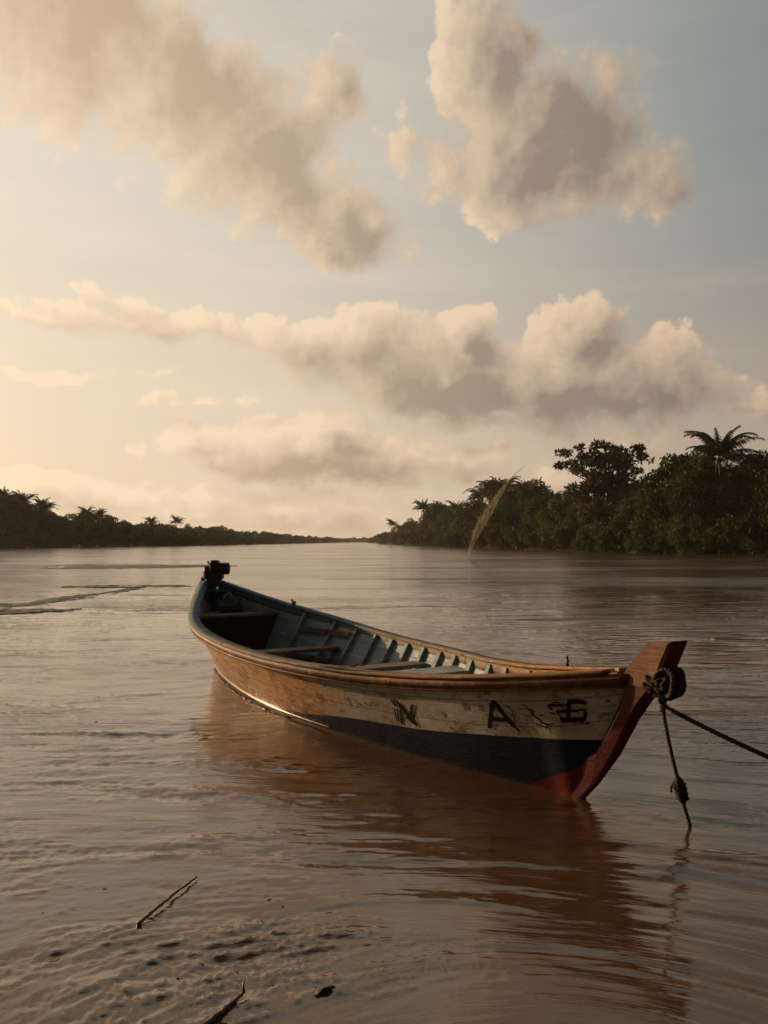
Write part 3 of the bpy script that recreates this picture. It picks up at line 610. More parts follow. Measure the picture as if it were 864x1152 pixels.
# --- boat materials
m_hull, p = mat('painted_hull')
P = texco('Object'); t_ = attr('station'); b_ = attr('band')
nA = noise(vscale(P, (1.1, 1.1, 2.2)), 1.6, 6, .62); nB = noise(vscale(P, (3, 3, 9)), 2.2, 6, .65); nC = noise(P, 14., 4, .6); 
grain = noise(vscale(P, (1.2, 1.2, 26)), 2.5, 4, .6)
peel = noise(vscale(P, (2.2, 2.2, 3.4)), 2.6, 9, .72)
scr = noise(vscale(P, (3, 3, 60)), 2.4, 6, .7)
white = mixc(sstep(nA, .38, .66), (.45, .455, .42), (.29, .26, .20))
white = mixc(sstep(peel, .565, .585)*.8, white, (.16, .12, .085))
white = mixc(sstep(scr, .60, .64)*.55, white, (.12, .10, .08))
white = mixc(sstep(nB, .62, .68)*.7, white, (.19, .095, .045))
white = mixc(sstep(noise(vscale(P, (1, 1, 1)), 3.3, 5, .7), .60, .70)*.6, white, (.33, .26, .12))
white = mixc(sstep(nC, .62, .74)*.5, white, (.10, .07, .045))
wood = mixc(grain, (.27, .125, .045), (.62, .37, .155))
wood = mixc(sstep(nB, .5, .68)*.75, wood, (.55, .42, .25))
wood = mixc(sstep(peel, .53, .56)*.65, wood, (.16, .08, .04))
wood = mixc(sstep(scr, .56, .62)*.7, wood, (.09, .045, .022))
wood = mixc(sstep(peel, .42, .39)*.5, wood, (.60, .50, .36))
wood = mixc(sstep(nC, .58, .74)*.6, wood, (.07, .035, .018))
upper = mixc(sstep(t_ + (nA-.5)*.45, .70, .56), white, wood)
navy = mixc(sstep(nB, .52, .75)*.5, (.006, .011, .030), (.015, .022, .042))
navy = mixc(sstep(nC, .68, .76)*.3, navy, (.07, .065, .06))
edge = b_ + (noise(P, 6., 4, .6)-.5)*.012
c = mixc(sstep(edge, -.002, .002), navy, upper)
c = mixc(sstep(attr('height') + (nB-.5)*.05, .05, .0)*.6, c, (.035, .026, .018))     # tide-line grime
pl_ = M('FRACT', attr('plank')); seam = sstep(M('ABSOLUTE', pl_-.5), .485, .5)
c = mixc(sstep(M('ABSOLUTE', pl_-.5), .470, .492)*.7, c, (.03, .02, .015))
c = mixc(sstep(attr('stemd'), -.004, .004), c, mixc(nB, (.085, .010, .009), (.14, .022, .015)))
wet = sstep(attr('height'), .42, .15)
pset(p, c, lin(nA, .3, .7, .48, .72) - wet*.40*sstep(t_, .6, .4), bump(nB*.4+grain*.4+nC*.3+peel*.8+scr*.3, 1., .008), spec=.10+.35*sstep(t_, .62, .45)+wet*.2*sstep(t_, .6, .4))

def worn(name, c0, c1, under, amt, rough=.6, gs=26, bs=.6):
    m, p = mat(name); P = texco('Object')
    g = noise(vscale(P, (1.4, gs, gs)), 1.6, 6, .68); a = noise(P, 4.2, 8, .74); b = noise(P, 17., 5, .65)
    c = mixc(sstep(a, .35, .65), c0, c1); c = mixc(sstep(g, .46, .62)*.55, c, tuple(v*.45 for v in c0)); c = mixc(sstep(a*.6+g*.4, amt, amt+.03), c, under)
    c = mixc(sstep(b, .6, .72)*.55, c, tuple(v*.28 for v in c0))
    pset(p, c, rough, bump(g*.7+a*.7+b*.3, bs+.3, .008), spec=.18); return m
m_cap, p = mat('gunwale_paint')
P = texco('Object'); t_ = attr('station')
g = noise(vscale(P, (1.4, 24, 24)), 1.6, 6, .68); a = noise(P, 4.2, 8, .74)
blue = mixc(sstep(a, .5, .68), (.12, .22, .27), (.22, .23, .20)); grey = mixc(g, (.15, .12, .09), (.34, .29, .23)); ora = mixc(g, (.20, .10, .045), (.42, .24, .11))
c = mixc(sstep(t_ + (a-.5)*.12, .30, .42), blue, grey); c = mixc(sstep(t_ + (a-.5)*.2, .66, .80), c, ora)
c = mixc(sstep(g, .50, .60)*.6, c, (.07, .05, .035)); c = mixc(sstep(noise(P, 9, 6, .7), .57, .61)*.7, c, (.09, .05, .03)); c = mixc(sstep(noise(P, 6.5, 7, .72), .40, .37)*.6, c, (.46, .36, .25))
pset(p, c, .72, bump(g*.8+a*.8, .9, .008), spec=.15)
m_rail = worn('rail_wood', (.13, .060, .028), (.24, .115, .050), (.36, .24, .14), .56)
m_stem_wood = worn('stem_wood', (.13, .055, .024), (.21, .10, .045), (.13, .06, .03), .56)
m_stem_red = worn('stem_red_paint', (.070, .009, .008), (.12, .018, .013), (.06, .018, .012), .60)
m_in, p = mat('inner_paint')
P = texco('Object'); t_ = attr('station'); a = noise(P, 2.6, 6, .66); b = noise(vscale(P, (1, 1, 5)), 5., 5, .6)
c = mixc(a, (.11, .26, .35), (.31, .43, .46)); c = mixc(sstep(b, .52, .64), c, (.48, .44, .37)); c = mixc(sstep(noise(P, 1.7, 5, .7), .57, .66)*.8, c, (.19, .10, .06))
c = mixc(sstep(t_, .72, .86)*.6, c, (.26, .15, .08))
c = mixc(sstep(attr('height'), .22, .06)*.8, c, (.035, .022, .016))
pl_ = M('FRACT', attr('plank')); seam = sstep(M('ABSOLUTE', pl_-.5), .47, .5)
c = mixc(seam*.6, c, (.02, .015, .012))
pset(p, c, .65, bump(a+b-seam*2, .6, .005), spec=.25)
m_rib = worn('rib_paint', (.16, .25, .27), (.33, .39, .37), (.36, .29, .21), .56)
m_thwart = worn('thwart_wood', (.18, .13, .11), (.30, .23, .19), (.36, .31, .26), .58)
m_thwart_b = worn('thwart_blue_paint', (.26, .36, .38), (.42, .48, .47), (.42, .38, .31), .58)
m_floor = worn('floor_boards', (.035, .018, .013), (.065, .035, .024), (.09, .06, .04), .6)
m_teal = worn('teal_paint', (.03, .085, .105), (.06, .13, .14), (.12, .13, .11), .60)
m_black, p = mat('lettering_paint'); n = noise(texco('Object'), 20, 4, .6)
pset(p, mixc(n, (.004, .004, .005), (.018, .016, .015)), .7, spec=.08)
m_rust, p = mat('rust_stain'); n = noise(texco('Object'), 25, 4, .6)
pset(p, mixc(n, (.16, .045, .02), (.30, .17, .09)), .75)

NU, NS = 150, 30
def skin(inset, name, material, z_low=None, sides=(1, -1)):
    ts = np.linspace(0.0, 1.0, NU); V = []; at = {'station': [], 'band': [], 'height': [], 'plank': [], 'stemd': []}; F = []
    for sd in sides:
        k0 = len(V)
        for t in ts:
            K = float(hk(t)); Z = float(hz(t)[0]) if hasattr(hz(t), '__len__') else hz(t)
            for j in range(NS):
                s = j/(NS-1); z = K+(Z-K)*(s**1.25 if K < 0 else s)
                y = max(float(hsec(t, z)[0])-inset, .004)
                zz = z + (inset*.8 if j == 0 else 0)
                V.append((t*BL, -sd*y, zz)); at['station'].append(t); at['band'].append(z-float(bandz(t))); at['height'].append(z); at['stemd'].append(t*BL-float(np.interp(z, [-.3, -.14, -.02, .08, .16, .33, .52, .66, .80], [6.1, 6.50, 6.60, 6.80, 7.00, 7.28, 7.45, 7.52, 7.56]))); at['plank'].append(4.6*(z-K*.3)/(Z-K*.3)+.3)
        for i in range(NU-1):
            for j in range(NS-1):
                q = (k0+i*NS+j, k0+(i+1)*NS+j, k0+(i+1)*NS+j+1, k0+i*NS+j+1)
                F.append(q if (sd > 0) == (inset == 0) else q[::-1])
    return mobj(name, mesh_np(name, V, F, material, smooth=True, attrs=at), boat)
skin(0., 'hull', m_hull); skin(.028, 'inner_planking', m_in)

def side_strip(name, material, prof, t0=0., t1=1., n=160, sides=(1, -1), wob=.0, dz=None):
    """sweeps a closed profile [(out, up)...] along the sheer; out is measured from the hull's outer face"""
    for sd in sides:
        V = []; F = []; st = []; r = np.random.default_rng(3 if sd > 0 else 4); k = len(prof)
        ts = np.linspace(t0, t1, n)
        wz = np.convolve(r.standard_normal(n+12), np.ones(9)/9, 'same')[6:-6]*wob
        for i, t in enumerate(ts):
            B = float(hb(t)[0]); Z = float(hz(t)[0]); e = .004
            db = (float(hb(t+e)[0])-float(hb(t-e)[0]))/(2*e*BL); nn = 1/math.sqrt(1+db*db)
            for o, up in prof:
                V.append((t*BL-db*nn*o, -sd*max(B+nn*o, .002), Z+up+wz[i])); st.append(t)
        for i in range(n-1):
            for j in range(k):
                q = (i*k+j, i*k+(j+1) % k, (i+1)*k+(j+1) % k, (i+1)*k+j); F.append(q if sd > 0 else q[::-1])
        F4 = F + ([tuple(range(k)), tuple((n-1)*k+j for j in range(k))] if k == 4 else [])
        mobj(name, mesh_np(name, V, F4, material, attrs={'station': st}), boat)
cap = [(.043, .003), (.043, .025), (-.085, .025), (-.085, .003)]
side_strip('gunwale_cap', m_cap, cap, .0, .985, wob=.004)
side_strip('rub_rail', m_rail, [(.002, -.058), (.030, -.058), (.034, .0015), (.002, .0015)], .0, 1.0, wob=.002)
side_strip('lower_rub_rail', m_rail, [(.002, -.086), (.016, -.084), (.020, -.0605), (.002, -.0605)], .01, 1.0, wob=.002)
side_strip('inwale', m_cap, [(-.032, -.085), (-.030, .0), (-.062, .0), (-.062, -.085)], .03, .975, wob=.002)

# ribs
def rib(t, side, w=.045, dpt=.05):
    b = MB(); n = 12; K = max(float(hk(t))+.06, -.1); Z = float(hz(t)[0])-.012
    for i in range(n):
        z = K+(Z-K)*i/(n-1); y = max(float(hsec(t, z)[0])-.026, .01); yi = max(y-dpt, .004)
        b.v += [(t*BL-w/2, -side*y, z), (t*BL+w/2, -side*y, z), (t*BL+w/2, -side*yi, z), (t*BL-w/2, -side*yi, z)]
    for i in range(n-1):
        for j in range(4): b.f.append((i*4+j, i*4+(j+1) % 4, (i+1)*4+(j+1) % 4, (i+1)*4+j))
    b.f.append(tuple(range(4))); b.f.append(tuple((n-1)*4+j for j in range(4)))
    mobj('rib', b.mesh('rib', m_rib), boat)
rr = random.Random(8)
for t in [.20, .27, .335, .395, .44, .485, .53, .575, .62, .665, .71, .755, .80, .845, .89, .93]:
    for sd in (1, -1): rib(t+rr.uniform(-.004, .004), sd, .05*rr.uniform(.8, 1.15))
# crossways boards: thwarts, decks, floor
def cross_board(name, material, u0, u1, z, th=.035, inset=.03, n=8, sag=0., grow=0.):
    b = MB(); us = np.linspace(u0, u1, n)
    for u in us:
        t = u/BL; y = max(float(hsec(t, z)[0])-inset, .01)+grow
        b.v += [(u, -y, z), (u, y, z), (u, y, z+th), (u, -y, z+th)]
    for i in range(n-1):
        for j in range(4): b.f.append((i*4+j, (i+1)*4+j, (i+1)*4+(j+1) % 4, i*4+(j+1) % 4))
    b.f.append((0, 1, 2, 3)); b.f.append(tuple((n-1)*4+j for j in (3, 2, 1, 0)))
    return mobj(name, b.mesh(name, material), boat)
cross_board('stern_deck', m_teal, .04, .34, 1.00-.02, .022)
cross_board('stern_seat', m_thwart, .38, 1.06, .705, .03)
bk_ = MB()
for u in (1.0, 1.03):
    zs = np.linspace(.0, .70, 9)
    for z in zs:
        y = float(hsec(u/BL, z)[0])-.022; bk_.v += [(u, -y, z), (u, y, z)]
for i in range(8):
    for o_ in (0, 18): bk_.f.append((o_+2*i, o_+2*i+1, o_+2*i+3, o_+2*i+2))
mobj('bulkhead', bk_.mesh('bulkhead', m_floor), boat)
cross_board('thwart', m_thwart, 2.12, 2.36, .385)
cross_board('thwart', m_thwart, 3.92, 4.14, .412)
cross_board('thwart', m_thwart_b, 4.66, 4.98, .462)
cross_board('thwart', m_thwart, 5.85, 6.1, .44)
# riser under the thwarts, floor boards
fl = MB()
for k in range(-4, 5):
    y0 = k*.13; us = np.linspace(1.05, 6.5, 20)
    for i, u in enumerate(us):
        lim = max(float(hsec(u/BL, .06)[0])-.06, .02); a_ = max(-lim, min(lim, y0-.06)); c_ = max(-lim, min(lim, y0+.06)); zz = .06+.004*((k*7) % 3)
        fl.v += [(u, a_, zz), (u, c_, zz)]
    base = len(fl.v)-40
    fl.f += [(base+i*2, base+i*2+2, base+i*2+3, base+i*2+1) for i in range(19)]
mobj('floor_boards', fl.mesh('floor_boards', m_floor), boat)
# lockers with frames on the far inner side, as in the photograph
for t0_, t1_ in ((.205, .266), (.274, .331)):
    for zq in (.24, .54):
        pb = MB()
        for t in (t0_, t1_):
            y = float(hsec(t, zq)[0])-.065; pb.v += [(t*BL, y-.02, zq), (t*BL, y-.02, zq+.05), (t*BL, y+.034, zq+.05), (t*BL, y+.034, zq)]
        pb.f += [(j, (j+1) % 4, 4+(j+1) % 4, 4+j) for j in range(4)]+[(0, 1, 2, 3), (4, 5, 6, 7)]
        mobj('locker_rail', pb.mesh('locker_rail', m_thwart), boat)

# glossy gold strip added above the near waterline to make a sun glint
m_strip, p = mat('glint_gloss'); pset(p, mixc(noise(texco('Object'), 7, 5, .7), (.20, .10, .04), (.55, .34, .16)), .24, bump(noise(texco('Object'), 16, 5), .6, .006))
sb_ = MB(); ts = np.linspace(.045, .60, 70)
for sd in (1,):
    for t in ts:
        z = .035+.05*max(0, .2-t); y = float(hsec(t, z)[0]); w_ = .011*min(1, (t-.04)*40, (.61-t)*12)+.002
        sb_.v += [(t*BL, -sd*(y-.01), z-w_), (t*BL, -sd*(y+.012), z-w_*.3), (t*BL, -sd*(y+.012), z+w_*.6), (t*BL, -sd*(y-.01), z+w_)]
for i in range(69):
    for j in range(4): sb_.f.append((i*4+j, i*4+(j+1) % 4, (i+1)*4+(j+1) % 4, (i+1)*4+j))
mobj('glint_strip', sb_.mesh('glint_strip', m_strip, True), boat)

# --- stem: a heavy raked timber, red below the rail, bare wood above
def stem_prism(name, material, front, back, half):
    """front/back: (u, z) lists from low to high; half: half thickness at back and at front"""
    b = MB(); n = len(front)
    for (uf, zf), (ub, zb), (hb_, hf_) in zip(front, back, half):
        b.v += [(ub, -hb_, zb), (uf-.02, -hf_, zf), (uf, -hf_*.8, zf), (uf, hf_*.8, zf), (uf-.02, hf_, zf), (ub, hb_, zb)]
    for i in range(n-1):
        for j in range(6): b.f.append((i*6+j, (i+1)*6+j, (i+1)*6+(j+1) % 6, i*6+(j+1) % 6)[::-1])
    b.f.append(tuple(range(6))[::-1]); b.f.append(tuple((n-1)*6+j for j in range(6)))
    return mobj(name, b.mesh(name, material), boat)
fr = [(6.2, -.37), (6.7, -.25), (6.93, -.12), (7.06, 0), (7.18, .12), (7.355, .34), (7.50, .58), (7.59, .70), (7.69, .81)]
bk = [(6.2, -.26), (6.58, -.14), (6.66, -.02), (6.76, .08), (6.95, .16), (7.23, .33), (7.38, .52), (7.45, .66), (7.50, .80)]
hf = [(.05, .03), (.05, .03), (.05, .028), (.052, .028), (.055, .03), (.058, .04), (.062, .052), (.065, .06), (.067, .065)]
stem = stem_prism('stem', m_stem_red, fr, bk, hf)
head = stem_prism('stem_head', m_stem_wood, [(7.702, .80), (7.745, .90), (7.795, 1.00), (7.835, 1.078)], [(7.45, .80), (7.50, .885), (7.585, .98), (7.665, 1.062)], [(.072, .070)]*4)
face = stem_prism('stem_facing', m_stem_red, [(7.716, .795), (7.761, .90), (7.811, 1.00), (7.852, 1.086)], [(7.700, .795), (7.743, .90), (7.793, 1.00), (7.833, 1.084)], [(.064, .064)]*4)
# keel
kb = MB(); us = np.linspace(.45, 6.3, 30)
for u in us:
    z = float(hk(u/BL)); kb.v += [(u, -.03, z+.03), (u, .03, z+.03), (u, .03, z-.07), (u, -.03, z-.07)]
for i in range(29):
    for j in range(4): kb.f.append((i*4+j, (i+1)*4+j, (i+1)*4+(j+1) % 4, i*4+(j+1) % 4))
mobj('keel', kb.mesh('keel', m_stem_red), boat)
# stern post
sp = MB(); sp.tube([(.02, 0, .6), (-.02, 0, .85), (-.02, 0, 1.10)], [.05, .07, .08], 4); sp.box((.03, 0, 1.085), (.16, .30, .06), bev=.01)
mobj('stern_post', sp.mesh('stern_post', m_teal), boat)
# breasthook at the bow
bh = MB(); bh.v = [(7.05, -.25, .80), (7.05, .25, .80), (7.5, .06, .89), (7.5, -.06, .89), (7.05, -.25, .835), (7.05, .25, .835), (7.5, .06, .925), (7.5, -.06, .925)]
bh.f = [(0, 1, 2, 3)[::-1], (4, 5, 6, 7), (0, 1, 5, 4), (1, 2, 6, 5), (2, 3, 7, 6), (3, 0, 4, 7)]
#mobj('breasthook', bh.mesh('breasthook', m_stem_wood), boat)
# small fittings on the far rail
m_iron, p = mat('rusty_iron'); pset(p, mixc(noise(texco('Object'), 12, 4), (.02, .013, .01), (.07, .03, .018)), .6)
cl = MB(); t = 1.22/BL; y = float(hb(t)[0]); z = float(hz(t)[0])+.028
cl.box((1.22, y-.02, z+.02), (.05, .03, .04)); cl.tube([(1.12, y-.0, z+.055), (1.2, y-.02, z+.04), (1.30, y-.03, z+.035)], [.014, .02, .014], 6)
mobj('cleat', cl.mesh('cleat', m_iron), boat)
cl = MB(); t = 6.55/BL; y = float(hb(t)[0])-.05; z = float(hz(t)[0])+.02
cl.tube([(6.55, y, z-.05), (6.555, y, z+.03)], [.014, .012], 6); cl.tube([(6.555, y, z+.03), (6.53, y+.02, z+.06), (6.53, y+.03, z+.085)], [.011, .009, .005], 6); cl.tube([(6.555, y, z+.03), (6.58, y-.02, z+.06), (6.575, y-.03, z+.08)], [.011, .009, .005], 6)
mobj('rowlock', cl.mesh('rowlock', m_iron), boat)
# split end of the cap plank lying on the near rail
spl_ = MB(); V = []
for i, (u, dz, wd) in enumerate(((4.9, .032, .035), (5.1, .035, .03), (5.25, .05, .022), (5.32, .075, .012), (5.36, .068, .006))):
    t = u/BL; y = -float(hb(t)[0])-.02; z = float(hz(t)[0])+dz
    spl_.v += [(u, y-wd, z), (u, y+wd, z), (u, y+wd, z+.012), (u, y-wd, z+.012)]
for i in range(4):
    for j in range(4): spl_.f.append((i*4+j, (i+1)*4+j, (i+1)*4+(j+1) % 4, i*4+(j+1) % 4))
mobj('splinter', spl_.mesh('splinter', m_rail), boat)

# --- lettering: strokes lie on the planking, 2 mm proud
def strokes(name, kind, material, off):
    groups = {}
    for k, st in STROKES:
        if k == kind: groups.setdefault(k, []).append(st)
    return groups
def ribbon(name, sts, material, off):
    b = MB()
    for si, st in enumerate(sts):
        V = []
        for t1, z1, t2, z2 in st:
            for t, z in ((t1, z1), (t2, z2)):
                V.append((t*BL, -float(hsec(t, z)[0])-off-.0002*si, z))
        b.add(V, [(2*i, 2*i+2, 2*i+3, 2*i+1) for i in range(len(st)-1)])
    return mobj(name, b.mesh(name, material), boat)
N_ = [s for k, s in STROKES if k == 'l'][:10]; A_ = [s for k, s in STROKES if k == 'l'][10:]
ribbon('letter', N_, m_black, .003); ribbon('letter', A_, m_black, .003)
ribbon('letter', [s for k, s in STROKES if k == 'e'], m_black, .003)
S_ = [s for k, s in STROKES if k == 's']
ribbon('scribble', S_[:9], m_black, .0022); ribbon('scribble', S_[9:], m_black, .0022)
ribbon('rust_stain', [s for k, s in STROKES if k == 'r'], m_rust, .0015)

def world_of(u, v, z):
    """boat coordinates -> world (v positive towards the viewer's side)"""
    q = BO+bax*u-bny*v; return (q[0], q[1], z)

# ------------------------------------------------------------------ motor on the stern
m_motor, p = mat('dark_engine_paint'); pset(p, mixc(noise(texco('Object'), 14, 5), (.010, .010, .011), (.035, .028, .024)), .55)
q = world_of(.06, 0, 1.055)
mo = empty('boat_motor', q, 0.0, label='small black boat engine clamped on the stern post', cat='engine')
b = MB(); b.box((0, 0, .05), (.20, .20, .14), bev=.02); b.box((.0, .0, .14), (.26, .18, .12), bev=.02); mobj('mount', b.mesh('mount', m_motor), mo)
b = MB(); b.box((.02, 0, .245), (.13, .20, .15), bev=.02); b.box((.015, 0, .328), (.10, .14, .022), bev=.01)
for k in range(5): b.box((.02, 0, .19+.025*k), (.15, .215, .008))
mobj('engine_block', b.mesh('engine_block', m_motor), mo)
b = MB(); b.tube([(.085, 0, .225), (.095, 0, .225), (.20, 0, .225), (.215, 0, .225)], [.055, .082, .082, .06], 14); mobj('fuel_tank', b.mesh('fuel_tank', m_motor), mo)
b = MB(); b.tube([(-.03, 0, .22), (-.11, 0, .20), (-.125, 0, .20)], [.055, .06, .04], 10); mobj('flywheel_housing', b.mesh('flywheel_housing', m_motor), mo)
b = MB(); b.tube([(-.10, 0, .10), (-.15, 0, .08), (-.165, 0, .08)], [.02, .035, .03], 8); mobj('exhaust', b.mesh('exhaust', m_motor), mo)
b = MB(); b.tube([(-.05, 0, .27), (-.075, 0, .31)], [.008, .008], 6); b.tube([(-.075, 0, .30), (-.078, 0, .315), (-.078, 0, .33)], [.008, .018, .008], 8); mobj('knob', b.mesh('knob', m_motor), mo)
b = MB(); b.tube([(-.02, .12, .10), (-.05, .3, -.25), (-.1, .75, -1.0), (-.12, .95, -1.25)], [.035, .03, .022, .02], 8); mobj('drive_shaft', b.mesh('drive_shaft', m_motor), mo)
# engine parts stored on the stern seat
q = world_of(.66, -.02, .737)
b = MB(); b.box((0, 0, .05), (.30, .16, .10), BTH+1.57, bev=.02); b.tube([(-.04, -.02, .09), (-.03, 0, .20), (.0, .0, .23)], [.07, .06, .03], 10); b.tube([(.09, -.03, .08), (.13, .02, .17)], [.035, .02], 8)
mobj('gearbox', b.mesh('gearbox', m_motor), loc=q, label='small black machine part lying on the stern seat inside the boat', cat='machine part')

# ------------------------------------------------------------------ ropes
m_rope, p = mat('old_rope'); P = texco('Object')
pset(p, mixc(noise(P, 40, 4), (.012, .009, .007), (.045, .032, .018)), .85, bump(noise(P, 90, 3), .8, .01))
def rope(b, pts, rad, seed=0, strands=3, pitch=.07, sub=12):
    """three strands twisted about the curve through pts"""
    pts = np.array(pts, float); n = len(pts)
    # Catmull-Rom
    Q = []
    for i in range(n-1):
        p0, p1, p2, p3 = pts[max(i-1, 0)], pts[i], pts[i+1], pts[min(i+2, n-1)]
        L_ = np.linalg.norm(p2-p1); k = max(3, int(L_/pitch*5))
        for s in np.linspace(0, 1, k, endpoint=(i == n-2)):
            Q.append(.5*((2*p1)+(p2-p0)*s+(2*p0-5*p1+4*p2-p3)*s*s+(3*p1-p0-3*p2+p3)*s**3))
    Q = np.array(Q); d = np.r_[0, np.cumsum(np.linalg.norm(np.diff(Q, axis=0), axis=1))]
    T = np.gradient(Q, axis=0); T /= np.linalg.norm(T, axis=1)[:, None]+1e-9
    a = np.cross(T[0], (0, 0, 1.)) if abs(T[0][2]) < .9 else np.cross(T[0], (1., 0, 0)); A = []
    for t in T: a = a-t*(a@t); a /= np.linalg.norm(a)+1e-9; A.append(a.copy())
    A = np.array(A); Bv = np.cross(T, A)
    for k in range(strands):
        th = d/pitch*6.283+6.283*k/strands
        b.tube(Q+(A*np.cos(th)[:, None]+Bv*np.sin(th)[:, None])*rad*.5, rad*.58, 6)
# coil wound round the stem
b = MB(); r = np.random.default_rng(12)
for k in range(13):                                      # tight turns bunched on the front of the stem
    cu, cv, cz = 7.765+r.uniform(-.015, .025), -.055+.011*k, .835+r.uniform(-.02, .02); R0 = (.020, .042, .064)[k % 3]*r.uniform(.92, 1.08); t0 = r.uniform(0, 6.28)
    pts = []
    for a_ in np.linspace(0, 5.9, 15):
        pts.append(world_of(cu+math.cos(a_+t0)*R0, cv+.015*math.sin(2*a_+k), cz+math.sin(a_+t0)*R0*1.12))
    rope(b, pts, .015, pitch=.07)
for k in range(2):                                       # turns passing round the timber behind
    z0 = .77+.045*k; rope(b, [world_of(7.72+.02*k, .085, z0), world_of(7.80+.02*k, .05, z0-.01), world_of(7.82+.02*k, -.03, z0+.01), world_of(7.76+.02*k, -.085, z0+.02), world_of(7.66+.02*k, -.080, z0+.05), world_of(7.64+.02*k, .080, z0+.05), world_of(7.71+.02*k, .09, z0+.01)], .011, pitch=.06)
rope(b, [world_of(7.77, .05, .78), world_of(7.765, .06, .72), world_of(7.755, .055, .685)], .02, pitch=.08)
coil = mobj('rope_coil', b.mesh('rope_coil', m_rope, True), label='thick dark rope wound in a bundle round the boat stem', cat='rope')
def unproj(px, py, d):
    a = (px-432)/950.; pit = math.atan(33/950.); v = -(py-576)/950.
    Rv = np.array([a, math.cos(pit)-v*math.sin(pit), math.sin(pit)+v*math.cos(pit)]); return tuple(np.array([0, 0, CAM_H])+Rv*d/Rv[1])
b = MB(); s0 = world_of(7.80, .0, .74)
rope(b, [(1.55, 4.80, .76), (1.62, 4.78, .70), (1.90, 4.62, .565), (2.20, 4.45, .445), (2.62, 4.2, .32), (3.2, 3.85, .19), (3.9, 3.4, .07), (4.6, 3.0, -.05)], .014)
mobj('mooring_rope', b.mesh('mooring_rope', m_rope, True), label='long taut rope running from the bow to the right out of view', cat='rope')
b = MB(); wpt = (1.775, 4.95, 0)
rope(b, [(1.60, 4.88, .70), (1.615, 4.885, .60), (1.655, 4.90, .42), (1.70, 4.915, .25), (1.735, 4.935, .12), (1.775, 4.95, -.01), (1.80, 4.96, -.15)], .0115)
hr = mobj('hanging_rope', b.mesh('hanging_rope', m_rope, True), label='short frayed rope hanging from the bow down into the water', cat='rope')
b = MB(); c0 = np.array((1.712, 4.925, .215)); ax_ = np.array((.035, .02, -.13))
b.tube([c0-ax_*.62, c0-ax_*.45, c0-ax_*.1, c0+ax_*.3, c0+ax_*.6], [.012, .026, .036, .034, .014], 9)
rope(b, [c0-ax_*.5, c0+(-.035, 0, .05), c0+(-.055, 0, .015), c0+(-.058, -.01, -.01)], .008)
for k in range(4): rope(b, [c0+ax_*(-.3+.22*k)+np.array((math.cos(a_)*.036, math.sin(a_)*.036, 0)) for a_ in np.linspace(0, 6.28, 8)], .006, pitch=.04)
mobj('knot', b.mesh('knot', m_rope, True), hr)

# ------------------------------------------------------------------ drift on the water
m_stick, p = mat('wet_driftwood'); P = texco('Object')
pset(p, mixc(noise(vscale(P, (1, 1, 1)), 9, 5), (.022, .014, .009), (.10, .065, .04)), .45, bump(noise(P, 30, 4), .8, .01))
def stick(pts, rad, label, twigs=()):
    b = MB(); pts = [np.array(p) for p in pts]; Q = []; r = np.random.default_rng(len(pts)+int(rad*1e4))
    for p0, p1 in zip(pts[:-1], pts[1:]):
        for s in np.linspace(0, 1, 8, endpoint=False): Q.append(p0+(p1-p0)*s+r.standard_normal(3)*rad*.16)
    Q.append(pts[-1]); n = len(Q)
    b.tube(Q, [rad*(1.15-.5*i/n)*(1+.12*math.sin(i*1.3)) for i in range(n)], 8)
    for t in twigs: b.tube([np.array(q) for q in t], [rad*.6, rad*.4, rad*.25][:len(t)], 6)
    o = mobj('driftwood_stick', b.mesh('driftwood_stick', m_stick, True), label=label, cat='stick'); return o
stick([(-1.055, 3.67, .012), (-1.02, 3.79, .018), (-.975, 3.97, .016), (-.915, 4.185, .012)], .0070, 'long thin straight driftwood stick floating at the lower left', [[(-1.055, 3.67, .012), (-1.045, 3.62, .004), (-1.05, 3.6, -.006)], [(-.985, 3.92, .016), (-.988, 3.94, .024)]])
stick([(-.62, 2.90, .010), (-.57, 2.98, .018), (-.525, 3.065, .020), (-.505, 3.11, .022)], .0085, 'bent driftwood stick with an upturned end at the bottom edge', [[(-.505, 3.10, .025), (-.512, 3.13, .045), (-.507, 3.145, .05)]])
b = MB(); r = np.random.default_rng(4)
pts_ = [(-.255, 3.12, .008), (-.235, 3.15, .018), (-.21, 3.175, .014), (-.19, 3.215, .022)]
for i in range(3):
    p0, p1 = np.array(pts_[i]), np.array(pts_[i+1]); w_ = np.array((.02, -.012, .006))*(.7+.5*(i % 2))
    b.add([p0-w_, p0+w_*.9, p1+w_, p1-w_*.8, p0-w_*.8-(0, 0, .004), p0+w_*.8-(0, 0, .004), p1+w_*.8-(0, 0, .004), p1-w_*.7-(0, 0, .004)], [(0, 1, 2, 3), (7, 6, 5, 4), (0, 4, 5, 1), (1, 5, 6, 2), (2, 6, 7, 3), (3, 7, 4, 0)])
mobj('dead_leaf', b.mesh('dead_leaf', m_stick), label='small curled dead leaf floating right of the bottom stick', cat='leaf')
